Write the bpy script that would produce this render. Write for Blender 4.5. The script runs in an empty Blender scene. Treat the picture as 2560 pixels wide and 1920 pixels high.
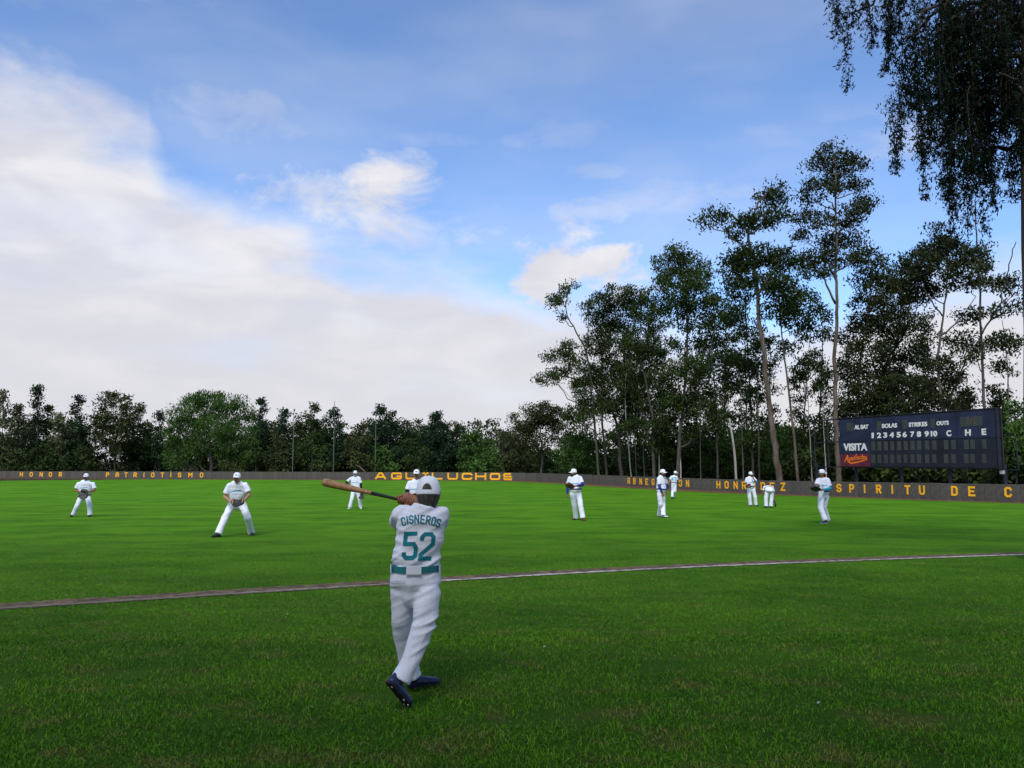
import bpy, bmesh, math, random
import numpy as np
from mathutils import Vector, Matrix, noise as mnoise
from mathutils.bvhtree import BVHTree

rng = np.random.default_rng(7)
random.seed(7)
SC = bpy.context.scene
COL = SC.collection
R = math.radians

# ------------------------------------------------------------------ camera
CAM_Z = 1.78
PITCH = math.atan(189.0 / 1997.0)
FPX, CXP, CYP = 1997.0, 1280.0, 960.0      # focal length and centre in photograph pixels
cam_data = bpy.data.cameras.new('camera')
cam_data.sensor_width = 36.0
cam_data.lens = 36.0 * FPX / 2560.0
cam_data.clip_start = 0.1
cam_data.clip_end = 3000.0
cam = bpy.data.objects.new('camera', cam_data)
COL.objects.link(cam)
cam.location = (0, 0, CAM_Z)
cam.rotation_euler = (math.pi / 2 + PITCH, 0, 0)
SC.camera = cam

# ------------------------------------------------------------------ sun, sky, exposure
SUN_EL, SUN_AZ = R(50), R(192)             # azimuth measured from +Y (view direction) towards +X
sun_data = bpy.data.lights.new('sun', 'SUN')
sun_data.energy = 3.0
sun_data.angle = R(28)
sun_data.color = (1.0, 0.95, 0.88)
sun = bpy.data.objects.new('sun', sun_data)
COL.objects.link(sun)
sdir = Vector((math.sin(SUN_AZ) * math.cos(SUN_EL), math.cos(SUN_AZ) * math.cos(SUN_EL), math.sin(SUN_EL)))
sun.rotation_euler = sdir.to_track_quat('Z', 'Y').to_euler()
sun.location = (0, -30, 40)

SKY_STRENGTH = 0.10
SC.view_settings.view_transform = 'Standard'
SC.view_settings.look = 'None'
SC.view_settings.exposure = 0.27
SC.view_settings.gamma = 1.0
SC.view_settings.use_curve_mapping = False
SC.cycles.max_bounces = 6
SC.cycles.diffuse_bounces = 2
SC.cycles.glossy_bounces = 2
SC.cycles.transparent_max_bounces = 8
SC.cycles.use_denoising = True
SC.cycles.denoising_prefilter = 'ACCURATE'


class NT:
    """tiny helper around a node tree"""
    def __init__(self, tree):
        self.t = tree
        self.n = tree.nodes
        self.l = tree.links

    def node(self, typ, **kw):
        nd = self.n.new(typ)
        for k, v in kw.items():
            setattr(nd, k, v)
        return nd

    def put(self, sock, v):
        if isinstance(v, bpy.types.NodeSocket):
            self.l.new(v, sock)
        else:
            sock.default_value = v

    def math(self, op, a, b=None, c=None, clamp=False):
        nd = self.node('ShaderNodeMath', operation=op)
        nd.use_clamp = clamp
        self.put(nd.inputs[0], a)
        if b is not None:
            self.put(nd.inputs[1], b)
        if c is not None:
            self.put(nd.inputs[2], c)
        return nd.outputs[0]

    def smooth(self, v, a, b, lo=0.0, hi=1.0):
        nd = self.node('ShaderNodeMapRange', interpolation_type='SMOOTHSTEP')
        self.put(nd.inputs['Value'], v)
        self.put(nd.inputs['From Min'], a)
        self.put(nd.inputs['From Max'], b)
        self.put(nd.inputs['To Min'], lo)
        self.put(nd.inputs['To Max'], hi)
        return nd.outputs['Result']

    def mix(self, fac, a, b, blend='MIX'):
        nd = self.node('ShaderNodeMix', data_type='RGBA', blend_type=blend)
        nd.clamp_factor = True
        self.put(nd.inputs[0], fac)
        self.put(nd.inputs[6], a)
        self.put(nd.inputs[7], b)
        return nd.outputs[2]

    def noise(self, vec, scale, detail=3.0, rough=0.55, dist=0.0):
        nd = self.node('ShaderNodeTexNoise')
        if vec is not None:
            self.l.new(vec, nd.inputs['Vector'])
        nd.inputs['Scale'].default_value = scale
        nd.inputs['Detail'].default_value = detail
        nd.inputs['Roughness'].default_value = rough
        nd.inputs['Distortion'].default_value = dist
        return nd.outputs['Fac']

    def mapping(self, vec, scale=(1, 1, 1), loc=(0, 0, 0)):
        nd = self.node('ShaderNodeMapping')
        self.l.new(vec, nd.inputs['Vector'])
        nd.inputs['Scale'].default_value = scale
        nd.inputs['Location'].default_value = loc
        return nd.outputs['Vector']


world = bpy.data.worlds.new('World')
SC.world = world
world.use_nodes = True
W = NT(world.node_tree)
W.n.clear()
w_out = W.node('ShaderNodeOutputWorld')
w_bg = W.node('ShaderNodeBackground')
world.cycles.sampling_method = 'MANUAL'
world.cycles.sample_map_resolution = 512
w_bg.inputs['Strength'].default_value = SKY_STRENGTH
W.l.new(w_bg.outputs[0], w_out.inputs[0])
sky = W.node('ShaderNodeTexSky', sky_type='NISHITA')
sky.sun_disc = False
sky.sun_elevation = SUN_EL
sky.sun_rotation = SUN_AZ
sky.altitude = 2200
sky.air_density = 1.0
sky.dust_density = 0.6
sky.ozone_density = 2.0
tc = W.node('ShaderNodeTexCoord')
gen = tc.outputs['Generated']
sep = W.node('ShaderNodeSeparateXYZ')
W.l.new(gen, sep.inputs[0])
az = W.math('ARCTAN2', sep.outputs[0], sep.outputs[1])
el = W.math('ARCSINE', sep.outputs[2])
n_big = W.noise(W.mapping(gen, (1, 1, 2.2)), 4.0, 7.0, 0.55, 0.4)
n_mid = W.noise(W.mapping(gen, (1, 1, 1.8), (3, 1, 7)), 10.0, 6.0, 0.6, 0.5)
n_soft = W.noise(W.mapping(gen, (1, 1, 3.0), (9, 4, 2)), 2.6, 4.0, 0.5)
nb = W.math('SUBTRACT', n_big, 0.5)
nm = W.math('SUBTRACT', n_mid, 0.5)
nf = W.math('SUBTRACT', W.noise(W.mapping(gen, (1, 1, 1.5), (5, 5, 1)), 34.0, 5.0, 0.6, 0.3), 0.5)
# elevation of the cloud bank's upper edge, by azimuth
fc = W.node('ShaderNodeFloatCurve')
W.put(fc.inputs['Value'], W.math('MULTIPLY_ADD', az, 1.0 / (2 * math.pi), 0.5))
cv = fc.mapping.curves[0]
edge = [(-3.14, .30), (-2.2, .34), (-1.2, .40), (-.80, .40), (-.60, .385), (-.45, .395), (-.42, .345), (-.36, .305), (-.30, .28), (-.20, .27),
        (-.12, .262), (-.06, .24), (0, .215), (.054, .185), (.17, .165), (.33, .14), (.45, .19), (.6, .20), (.9, .16), (1.6, .22), (2.4, .28), (3.14, .30)]
while len(cv.points) < len(edge):
    cv.points.new(0.5, 0.5)
for p, (a, e) in zip(cv.points, edge):
    p.location = (a / (2 * math.pi) + 0.5, e)
    p.handle_type = 'AUTO_CLAMPED'
fc.mapping.update()
bank = W.math('SUBTRACT', fc.outputs[0], el)
bank = W.math('ADD', bank, W.math('MULTIPLY', nb, 0.20))
bank = W.math('ADD', bank, W.math('MULTIPLY', nm, 0.07))
cloud = W.smooth(bank, -0.045, 0.065)
cloud = W.math('MULTIPLY', cloud, W.smooth(n_soft, 0.2, 0.5, 0.80, 1.0))
# separate puffs: azimuth, elevation, half sizes, opacity
PUFFS = [(-.165, .328, .075, .036, 1.15), (-.21, .305, .12, .040, .85), (-.12, .290, .10, .03, .6), (.100, .232, .078, .054, 1.6), (.085, .215, .07, .04, 1.4), (.09, .305, .065, .016, .55), (.21, .315, .10, .022, .40),
         (.11, .355, .055, .012, .35), (.34, .375, .06, .02, .22), (.455, .355, .06, .022, .38), (.40, .39, .05, .012, .2), (-.33, .395, .12, .030, .35),
         (-.05, .390, .12, .010, .2), (.06, .395, .05, .018, .2), (-.62, .52, .22, .05, .25)]
for (a, e, ra, re, op) in PUFFS:
    dx = W.math('DIVIDE', W.math('SUBTRACT', az, a), ra)
    dy = W.math('DIVIDE', W.math('SUBTRACT', el, e), re)
    rr = W.math('ADD', W.math('MULTIPLY', dx, dx), W.math('MULTIPLY', dy, dy))
    rr = W.math('ADD', rr, W.math('MULTIPLY', nm, 6.0))
    rr = W.math('ADD', rr, W.math('MULTIPLY', nb, 3.5))
    rr = W.math('ADD', rr, W.math('MULTIPLY', nf, 1.5))
    cloud = W.math('MAXIMUM', cloud, W.smooth(rr, 1.9, -0.9, 0.0, op))
# thin veil
veil = W.smooth(n_soft, 0.40, 0.75, 0.02, 0.24)
cloud = W.math('MAXIMUM', cloud, veil)
n_sh = W.noise(W.mapping(gen, (1, 1, 2.6), (2, 8, 5)), 7.0, 5.0, 0.5, 0.3)
shade = W.smooth(n_sh, 0.32, 0.68)
lowgrey = W.smooth(el, 0.02, 0.30)
k = 1.0 / SKY_STRENGTH
ccol = W.mix(shade, (.57 * k, .575 * k, .64 * k, 1), (.73 * k, .725 * k, .755 * k, 1))
ccol = W.mix(W.math('MULTIPLY', lowgrey, 1.0), W.mix(0.75, ccol, (.60 * k, .60 * k, .64 * k, 1)), ccol)
skyc = W.mix(1.0, sky.outputs[0], (1.46, 1.72, 1.97, 1), 'MULTIPLY')
W.l.new(W.mix(cloud, skyc, ccol), w_bg.inputs['Color'])

# ------------------------------------------------------------------ terrain and picture geometry
_dr = [(0, 1.70), (6, 1.725), (12, 1.750), (19, 1.81), (26, 1.95), (30, 2.025), (37, 2.16), (49, 2.33), (58, 2.62), (70, 2.86), (85, 2.90), (3000, 2.90)]
_tx = np.linspace(0, 150, 1501)
_ty = np.interp(_tx, [a for a, b in _dr], [b for a, b in _dr])
_ker = np.exp(-0.5 * (np.arange(-60, 61) / 22.0) ** 2)
_ker /= _ker.sum()
_ty = np.convolve(np.pad(_ty, 60, mode='edge'), _ker, mode='valid')


def gz(x, y):
    """ground height"""
    return CAM_Z - np.interp(np.hypot(x, y), _tx, _ty)


def ray(px, py):
    v = Vector(((px - CXP) / FPX, 1.0, (CYP - py) / FPX))
    return Matrix.Rotation(PITCH, 3, 'X') @ v


def at(px, py, Y):
    """the point at world depth Y seen at a photograph pixel"""
    d = ray(px, py)
    return Vector((0, 0, CAM_Z)) + d * (Y / d.y)


def ground_at(px, py):
    d = ray(px, py)
    lo, hi = 1.0, 200.0
    for _ in range(50):
        m = (lo + hi) / 2
        p = d * (m / d.y)
        if p.z + CAM_Z > gz(p.x, p.y):
            lo = m
        else:
            hi = m
    p = d * (lo / d.y)
    return Vector((p.x, p.y, float(gz(p.x, p.y))))


# ------------------------------------------------------------------ object helpers
def tag(o, label=None, cat=None, group=None, kind=None):
    if label: o['label'] = label
    if cat: o['category'] = cat
    if group: o['group'] = group
    if kind: o['kind'] = kind
    return o


def empty(name, loc=(0, 0, 0), rz=0.0):
    o = bpy.data.objects.new(name, None)
    o.empty_display_size = 0.2
    COL.objects.link(o)
    o.location = loc
    o.rotation_euler = (0, 0, rz)
    return o


def link(name, me, mat=None, parent=None, smooth=False):
    """link a mesh given in world coordinates; parents get an inverse so it stays put"""
    if mat is not None and not me.materials:
        me.materials.append(mat)
    if smooth:
        me.polygons.foreach_set('use_smooth', np.ones(len(me.polygons), dtype=bool))
    o = bpy.data.objects.new(name, me)
    COL.objects.link(o)
    if parent is not None:
        o.parent = parent
        m = Matrix.Identity(4)
        q = parent
        while q is not None:
            m = q.matrix_basis.inverted() @ m if False else m
            q = q.parent
        # parents are placed with matrix_basis only, so build their world matrix by hand
        chain = []
        q = parent
        while q is not None:
            chain.append(q)
            q = q.parent
        wm = Matrix.Identity(4)
        for q in reversed(chain):
            wm = wm @ q.matrix_parent_inverse @ q.matrix_basis
        o.matrix_parent_inverse = wm.inverted()
    return o


def np_mesh(name, verts, faces):
    """fast mesh from arrays; faces is (N,3) or (N,4)"""
    me = bpy.data.meshes.new(name)
    verts = np.asarray(verts, dtype=np.float32)
    faces = np.asarray(faces, dtype=np.int32)
    n, k = faces.shape
    me.vertices.add(len(verts))
    me.vertices.foreach_set('co', verts.ravel())
    me.loops.add(n * k)
    me.loops.foreach_set('vertex_index', faces.ravel())
    me.polygons.add(n)
    me.polygons.foreach_set('loop_start', np.arange(0, n * k, k, dtype=np.int32))
    me.polygons.foreach_set('loop_total', np.full(n, k, dtype=np.int32))
    me.update(calc_edges=True)
    return me


class MB:
    """collects simple shapes into one mesh"""
    def __init__(self):
        self.v, self.f = [], []

    def add(self, vs, fs):
        b = len(self.v)
        self.v += [tuple(p) for p in vs]
        self.f += [tuple(i + b for i in f) for f in fs]
        return self

    def box(self, c, sx, sy, sz, rot=None):
        m = rot or Matrix.Identity(3)
        c = Vector(c)
        vs = [c + m @ Vector((x * sx / 2, y * sy / 2, z * sz / 2)) for x in (-1, 1) for y in (-1, 1) for z in (-1, 1)]
        return self.add(vs, [(0, 1, 3, 2), (4, 6, 7, 5), (0, 4, 5, 1), (2, 3, 7, 6), (0, 2, 6, 4), (1, 5, 7, 3)])

    def beam(self, a, b, w, h=None):
        a, b = Vector(a), Vector(b)
        d = b - a
        L = d.length
        q = d.to_track_quat('Z', 'Y').to_matrix()
        return self.box((a + b) / 2, w, h or w, L, q)

    def tube(self, pts, rad, n=8, cap=True):
        pts = [Vector(p) for p in pts]
        b = len(self.v)
        up = Vector((0, 0, 1))
        t0 = (pts[1] - pts[0]).normalized()
        u = t0.orthogonal().normalized()
        for i, p in enumerate(pts):
            t = (pts[min(i + 1, len(pts) - 1)] - pts[max(i - 1, 0)])
            if t.length < 1e-9:
                t = t0
            t = t.normalized()
            u = (u - t * u.dot(t))
            if u.length < 1e-6:
                u = t.orthogonal()
            u.normalize()
            w = t.cross(u)
            r = rad[i] if hasattr(rad, '__len__') else rad
            for k in range(n):
                a = 2 * math.pi * k / n
                self.v.append(tuple(p + (u * math.cos(a) + w * math.sin(a)) * r))
        for i in range(len(pts) - 1):
            for k in range(n):
                a, c = b + i * n + k, b + i * n + (k + 1) % n
                self.f.append((a, c, c + n, a + n))
        if cap:
            self.f.append(tuple(b + k for k in range(n))[::-1])
            e = b + (len(pts) - 1) * n
            self.f.append(tuple(e + k for k in range(n)))
        return self

    def mesh(self, name):
        me = bpy.data.meshes.new(name)
        me.from_pydata(self.v, [], self.f)
        me.update()
        return me

    def build(self, name, mat, parent=None, smooth=False):
        return link(name, self.mesh(name), mat, parent, smooth)


# ------------------------------------------------------------------ materials
def material(name, color, rough=0.8, spec=0.3, vary=0.0, vscale=3.0, bump=0.0, bscale=40.0, bdist=0.01, rand=0.0, coord='Object', stretch=(1, 1, 1)):
    m = bpy.data.materials.new(name)
    m.use_nodes = True
    T = NT(m.node_tree)
    b = T.n['Principled BSDF']
    b.inputs['Roughness'].default_value = rough
    b.inputs['Specular IOR Level'].default_value = spec
    tcn = T.node('ShaderNodeTexCoord')
    vec = T.mapping(tcn.outputs[coord], stretch)
    col = (*color, 1)
    if vary > 0:
        n = T.noise(vec, vscale, 5.0, 0.6)
        lo = tuple(c * (1 - vary) for c in color) + (1,)
        hi = tuple(min(1, c * (1 + vary)) for c in color) + (1,)
        col = T.mix(T.smooth(n, 0.3, 0.7), lo, hi)
    if rand > 0:
        oi = T.node('ShaderNodeObjectInfo')
        f = T.math('MULTIPLY_ADD', oi.outputs['Random'], 2 * rand, 1 - rand)
        cc = T.node('ShaderNodeCombineColor')
        for i in range(3):
            T.l.new(f, cc.inputs[i])
        col = T.mix(1.0, col, cc.outputs[0], 'MULTIPLY')
    T.put(b.inputs['Base Color'], col)
    if bump > 0:
        n2 = T.noise(vec, bscale, 4.0, 0.6)
        bp = T.node('ShaderNodeBump')
        bp.inputs['Strength'].default_value = bump
        bp.inputs['Distance'].default_value = bdist
        T.l.new(n2, bp.inputs['Height'])
        T.l.new(bp.outputs[0], b.inputs['Normal'])
    return m


def grass_colour(T, P, fine=True):
    """one colour law for the turf sheet and for the blades that stand in it; P = world position"""
    a = T.noise(T.mapping(P, (.35, .6, .35)), 1.0, 4.0, 0.6)
    b = T.noise(T.mapping(P, (1.3, 2.2, 1.3), (5, 2, 0)), 1.0, 5.0, 0.65)
    c = T.noise(T.mapping(P, (9, 12, 9)), 1.0, 4.0, 0.7)
    col = T.mix(T.smooth(a, .36, .64), (.044, .160, .006, 1), (.088, .250, .009, 1))
    col = T.mix(T.smooth(b, .40, .70, 0, .50), col, (.108, .265, .010, 1))
    col = T.mix(T.smooth(c, .60, .80, 0, .50), col, (.034, .115, .005, 1))
    fl = T.noise(T.mapping(P, (3.2, 5.5, 3.2), (2, 2, 2)), 1.0, 5.0, 0.8)
    col = T.mix(T.smooth(fl, .62, .76, 0, .5), col, (.150, .260, .020, 1))
    col = T.mix(T.smooth(fl, .40, .28, 0, .60), col, (.034, .100, .005, 1))
    # dry, yellowed spots that get more common towards the batting side
    s = T.node('ShaderNodeSeparateXYZ')
    T.l.new(P, s.inputs[0])
    near = T.smooth(s.outputs[1], 3.0, 11.5, 1.0, 0.25)
    dn = T.noise(T.mapping(P, (1.7, 2.6, 1.7), (1, 9, 4)), 1.0, 6.0, 0.72, 0.3)
    dry = T.math('MULTIPLY', T.smooth(dn, .50, .65), near)
    col = T.mix(T.math('MULTIPLY', dry, .80), col, (.215, .185, .055, 1))
    return col, c


def mat_turf():
    m = bpy.data.materials.new('turf')
    m.use_nodes = True
    T = NT(m.node_tree)
    b = T.n['Principled BSDF']
    g = T.node('ShaderNodeNewGeometry')
    P = g.outputs['Position']
    col, c = grass_colour(T, P)
    # thatch and soil between the near blades
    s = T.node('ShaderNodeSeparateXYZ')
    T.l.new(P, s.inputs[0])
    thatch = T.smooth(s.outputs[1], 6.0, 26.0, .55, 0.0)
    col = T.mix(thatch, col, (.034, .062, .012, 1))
    bare = T.noise(T.mapping(P, (1.4, 2.4, 1.4), (7, 3, 4)), 1.0, 5.0, 0.7, 0.2)
    nearm = T.smooth(s.outputs[1], 4.5, 9.0, 1.0, 0.0)
    col = T.mix(T.math('MULTIPLY', T.smooth(bare, .62, .70), nearm), col, (.060, .040, .022, 1))
    T.put(b.inputs['Base Color'], col)
    b.inputs['Roughness'].default_value = 0.9
    b.inputs['Specular IOR Level'].default_value = 0.03
    hn = T.noise(T.mapping(P, (9, 6, 9)), 1.0, 7.0, 0.8)
    bp = T.node('ShaderNodeBump')
    bp.inputs['Strength'].default_value = 1.0
    bp.inputs['Distance'].default_value = 0.08
    T.l.new(hn, bp.inputs['Height'])
    T.l.new(bp.outputs[0], b.inputs['Normal'])
    return m


def mat_blade():
    m = bpy.data.materials.new('grass_blade')
    m.use_nodes = True
    T = NT(m.node_tree)
    b = T.n['Principled BSDF']
    g = T.node('ShaderNodeNewGeometry')
    col, c = grass_colour(T, g.outputs['Position'])
    r = g.outputs['Random Per Island']
    col = T.mix(T.smooth(r, .0, 1.0, .0, .45), col, T.mix(.5, col, (.115, .245, .012, 1)))
    col = T.mix(T.smooth(r, .90, .97, 0, .65), col, (.20, .18, .06, 1))
    col = T.mix(T.smooth(r, .30, .05, 0, .35), col, (.018, .055, .004, 1))
    T.put(b.inputs['Base Color'], col)
    b.inputs['Roughness'].default_value = 0.75
    b.inputs['Specular IOR Level'].default_value = 0.06
    return m


def mat_leaf(name, dark, light, rough=0.7, spec=0.08, nscale=.5):
    m = bpy.data.materials.new(name)
    m.use_nodes = True
    T = NT(m.node_tree)
    b = T.n['Principled BSDF']
    g = T.node('ShaderNodeNewGeometry')
    n = T.noise(g.outputs['Position'], nscale, 3.0, 0.6)
    r = g.outputs['Random Per Island']
    f = T.math('ADD', T.math('MULTIPLY', r, .6), T.smooth(n, .3, .7, 0, .5), clamp=True)
    oi = T.node('ShaderNodeObjectInfo')
    f2 = T.math('MULTIPLY_ADD', oi.outputs['Random'], .5, .75)
    col = T.mix(f, (*dark, 1), (*light, 1))
    cc = T.node('ShaderNodeCombineColor')
    T.l.new(f2, cc.inputs[0]); T.l.new(f2, cc.inputs[1]); T.l.new(f2, cc.inputs[2])
    col = T.mix(1.0, col, cc.outputs[0], 'MULTIPLY')
    T.put(b.inputs['Base Color'], col)
    b.inputs['Roughness'].default_value = rough
    b.inputs['Specular IOR Level'].default_value = spec
    return m


def mat_bark(name, c1, c2, scale=2.0):
    m = bpy.data.materials.new(name)
    m.use_nodes = True
    T = NT(m.node_tree)
    b = T.n['Principled BSDF']
    g = T.node('ShaderNodeNewGeometry')
    v = T.mapping(g.outputs['Position'], (3.0, 3.0, .55))
    n = T.noise(v, scale, 6.0, 0.65, 0.4)
    n2 = T.noise(T.mapping(g.outputs['Position'], (9, 9, 1.4)), scale * 2, 4.0, 0.6)
    col = T.mix(T.smooth(n, .35, .65), (*c1, 1), (*c2, 1))
    T.put(b.inputs['Base Color'], col)
    b.inputs['Roughness'].default_value = 0.9
    bp = T.node('ShaderNodeBump')
    bp.inputs['Strength'].default_value = 0.6
    bp.inputs['Distance'].default_value = 0.03
    T.l.new(n2, bp.inputs['Height'])
    T.l.new(bp.outputs[0], b.inputs['Normal'])
    return m


def mat_chalk():
    m = bpy.data.materials.new('worn_chalk')
    m.use_nodes = True
    T = NT(m.node_tree)
    b = T.n['Principled BSDF']
    g = T.node('ShaderNodeNewGeometry')
    P = g.outputs['Position']
    s = T.node('ShaderNodeSeparateXYZ')
    T.l.new(P, s.inputs[0])
    n = T.noise(T.mapping(P, (9, 26, 9)), 1.0, 6.0, 0.75)
    n2 = T.noise(T.mapping(P, (.8, .8, .8)), 1.0, 3.0, 0.5)
    worn = T.smooth(s.outputs[0], .5, -5.0, 0.02, 0.17)
    v = T.math('SUBTRACT', T.math('ADD', n, T.math('MULTIPLY', T.math('SUBTRACT', n2, .5), .25)), worn)
    col = T.mix(T.smooth(v, .40, .58), (.120, .098, .070, 1), (.52, .51, .47, 1))
    T.put(b.inputs['Base Color'], col)
    b.inputs['Roughness'].default_value = 0.95
    return m


M = {}
M['turf'] = mat_turf()
M['blade'] = mat_blade()
M['chalk'] = mat_chalk()
M['dirt'] = material('brown_soil', (.105, .066, .046), .95, .1, .55, 6.0, .8, 22.0, .03, coord='Generated')
M['dirt'] = material('brown_soil', (.115, .085, .055), .95, .1, .5, 7.0, .8, 30.0, .03)
M['track'] = material('warning_track_dirt', (.125, .062, .040), .95, .1, .3, 1.2, .4, 12.0, .03)
M['forest'] = material('leaf_litter', (.045, .040, .020), .95, .1, .5, .8, .6, 6.0, .05)
M['straw'] = material('dry_straw', (.22, .19, .08), .9, .1, .4, 40.0)
M['paper'] = material('pale_paper', (.30, .36, .40), .8, .2, .1, 30.0)
M['wall'] = material('weathered_wall_paint', (.078, .075, .064), .85, .2, .22, 3.0, .15, 14.0, .01, rand=.10)
M['yellow'] = material('yellow_letter_paint', (.86, .43, .014), .7, .25, .10, 5.0, rand=.05)
M['navy'] = material('navy_panel_paint', (.014, .021, .055), .55, .3, .35, .7, rand=.12)
M['navy_dark'] = material('dark_panel_paint', (.010, .014, .026), .5, .3, .35, .7, rand=.12)
M['frame'] = material('black_steel', (.012, .014, .022), .55, .4, .3, 2.0)
M['tile'] = material('digit_tile_grey', (.050, .060, .055), .4, .4, .2, 9.0, rand=.18)
M['tile_dark'] = material('digit_segment_off', (.030, .036, .034), .4, .4, .2, 9.0)
M['red_tile'] = material('digit_tile_red', (.20, .045, .035), .5, .4, .2, 9.0)
M['white_paint'] = material('white_sign_paint', (.72, .72, .70), .7, .3, .1, 8.0)
M['maroon'] = material('maroon_panel', (.105, .018, .040), .6, .3, .3, 2.0)
M['orange'] = material('orange_script_paint', (.72, .17, .015), .6, .3, .1, 8.0)
M['grey_box'] = material('grey_metal_box', (.35, .36, .36), .6, .4, .2, 8.0)
M['pole'] = material('galvanised_pole', (.095, .115, .085), .6, .4, .2, 3.0)
M['skin'] = material('skin', (.235, .098, .055), .6, .35, .18, 14.0)
M['skin_light'] = material('skin_light', (.36, .17, .105), .6, .35, .15, 14.0)
M['hair'] = material('dark_hair', (.014, .012, .011), .7, .3, .5, 60.0, .9, 120.0, .004, stretch=(1, 1, .15))
M['hair_grey'] = material('greying_hair', (.05, .046, .042), .75, .3, .7, 70.0, .9, 140.0, .004, stretch=(1, 1, .15))
M['beard_grey'] = material('grey_beard', (.36, .34, .32), .8, .2, .3, 60.0)
M['cloth'] = material('white_jersey_cloth', (.67, .70, .80), .9, .1, .05, 5.0, .25, 26.0, .006)
M['trouser'] = material('white_trouser_cloth', (.68, .71, .81), .9, .1, .05, 5.0, .25, 22.0, .006)
M['cap'] = material('white_cap_cloth', (.74, .77, .85), .85, .1, .04, 8.0, .2, 60.0, .003)
M['teal'] = material('teal_print', (.008, .165, .205), .8, .2, .15, 9.0)
M['teal_soft'] = material('soft_teal_print', (.09, .33, .45), .8, .2, .15, 9.0)
M['teal_belt'] = material('teal_belt', (.006, .145, .17), .55, .4, .2, 9.0)
M['teal_sleeve'] = material('turquoise_sleeve', (.03, .32, .46), .8, .2, .1, 9.0)
M['navy_cloth'] = material('navy_cloth', (.010, .014, .045), .85, .2, .2, 9.0)
M['blue_cloth'] = material('royal_blue_cloth', (.014, .030, .20), .8, .2, .15, 9.0)
M['black_cloth'] = material('black_cloth', (.008, .009, .016), .85, .2, .2, 9.0)
M['shoe_blue'] = material('navy_blue_shoe', (.008, .018, .075), .45, .5, .25, 18.0, .2, 90.0, .002)
M['shoe_black'] = material('black_shoe', (.010, .011, .015), .5, .5, .3, 20.0)
M['shoe_white'] = material('white_shoe', (.62, .63, .66), .55, .4, .1, 20.0)
M['shoe_brown'] = material('brown_shoe', (.18, .06, .03), .6, .4, .2, 20.0)
M['sole'] = material('black_sole', (.007, .007, .009), .6, .4, .2, 30.0)
M['cleat'] = material('metal_cleat', (.34, .34, .33), .35, .6, .1, 30.0)
M['glove_black'] = material('black_leather', (.012, .011, .010), .5, .5, .4, 24.0, .4, 60.0, .004)
M['glove_brown'] = material('brown_leather', (.10, .036, .020), .55, .4, .35, 24.0, .4, 60.0, .004)
M['glove_tan'] = material('tan_leather_trim', (.34, .20, .045), .6, .4, .2, 24.0)
M['glove_red'] = material('dark_red_leather', (.055, .010, .012), .55, .4, .3, 24.0)
M['bat_wood'] = material('bat_wood', (.30, .165, .062), .42, .5, .32, 3.0, .1, 40.0, .001, stretch=(14, 14, 1))
M['bat_grip'] = material('black_bat_grip', (.010, .010, .011), .6, .4, .2, 30.0)
M['glass'] = material('dark_glasses', (.01, .01, .012), .2, .6)
M['building'] = material('pale_building_wall', (.46, .47, .48), .9, .2, .1, .3)
M['roof'] = material('grey_roof', (.20, .21, .22), .9, .2, .1, .3)
M['window'] = material('dark_window', (.04, .05, .06), .3, .5)
M['bark_grey'] = mat_bark('grey_bark', (.036, .031, .026), (.082, .072, .062))
M['bark_brown'] = mat_bark('brown_peeling_bark', (.055, .036, .024), (.125, .100, .080), 1.2)
M['bark_pale'] = mat_bark('pale_bark', (.20, .185, .165), (.36, .34, .31), 1.0)
M['bark_dark'] = mat_bark('dark_bark', (.022, .018, .015), (.050, .042, .034))
M['bark_red'] = mat_bark('reddish_bark', (.026, .015, .011), (.055, .034, .025))
M['leaf_euc'] = mat_leaf('eucalyptus_leaf', (.010, .020, .006), (.040, .064, .016))
M['leaf_euc_dark'] = mat_leaf('eucalyptus_leaf_dark', (.010, .015, .006), (.036, .046, .015))
M['leaf_green'] = mat_leaf('bright_leaf', (.018, .046, .009), (.058, .118, .022))
M['leaf_pine'] = mat_leaf('pine_needle', (.006, .016, .008), (.022, .048, .018))
M['leaf_pale'] = mat_leaf('pale_leaf', (.032, .042, .018), (.090, .102, .046))
M['leaf_olive'] = mat_leaf('olive_leaf', (.018, .028, .009), (.062, .078, .024))
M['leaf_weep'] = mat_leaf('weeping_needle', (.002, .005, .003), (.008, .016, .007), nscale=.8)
#MARK_MATERIALS

# ------------------------------------------------------------------ ground sheets
def catmull(P, step):
    P = [Vector(p) for p in P]
    P = [P[0] * 2 - P[1]] + P + [P[-1] * 2 - P[-2]]
    out = []
    for i in range(1, len(P) - 2):
        a, b, c, d = P[i - 1:i + 3]
        for k in range(40):
            t = k / 40
            out.append(.5 * ((2 * b) + (c - a) * t + (2 * a - 5 * b + 4 * c - d) * t * t + (3 * b - a - 3 * c + d) * t ** 3))
    out.append(P[-2])
    res = [out[0]]
    acc = 0.0
    for i in range(1, len(out)):
        seg = (out[i] - out[i - 1]).length
        while acc + seg >= step:
            f = (step - acc) / seg
            out[i - 1] = out[i - 1].lerp(out[i], f)
            res.append(out[i - 1].copy())
            seg = (out[i] - out[i - 1]).length
            acc = 0.0
        acc += seg
    return res


WALL_H = 1.10
PANEL = 0.75
WALL = catmull([(-112, 129), (-80.8, 126), (-59.9, 122.5), (-38.1, 119.5), (-22.3, 117), (-9, 114), (0.2, 110.5), (5.2, 104), (9.6, 95), (13.3, 86), (17.3, 76.8),
                (20.2, 71), (23.2, 65.3), (25.3, 61.0), (28.1, 55), (31.6, 48.2), (33.0, 45.5)], PANEL)
WALL_A = np.array([(p.x, p.y) for p in WALL])


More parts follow.
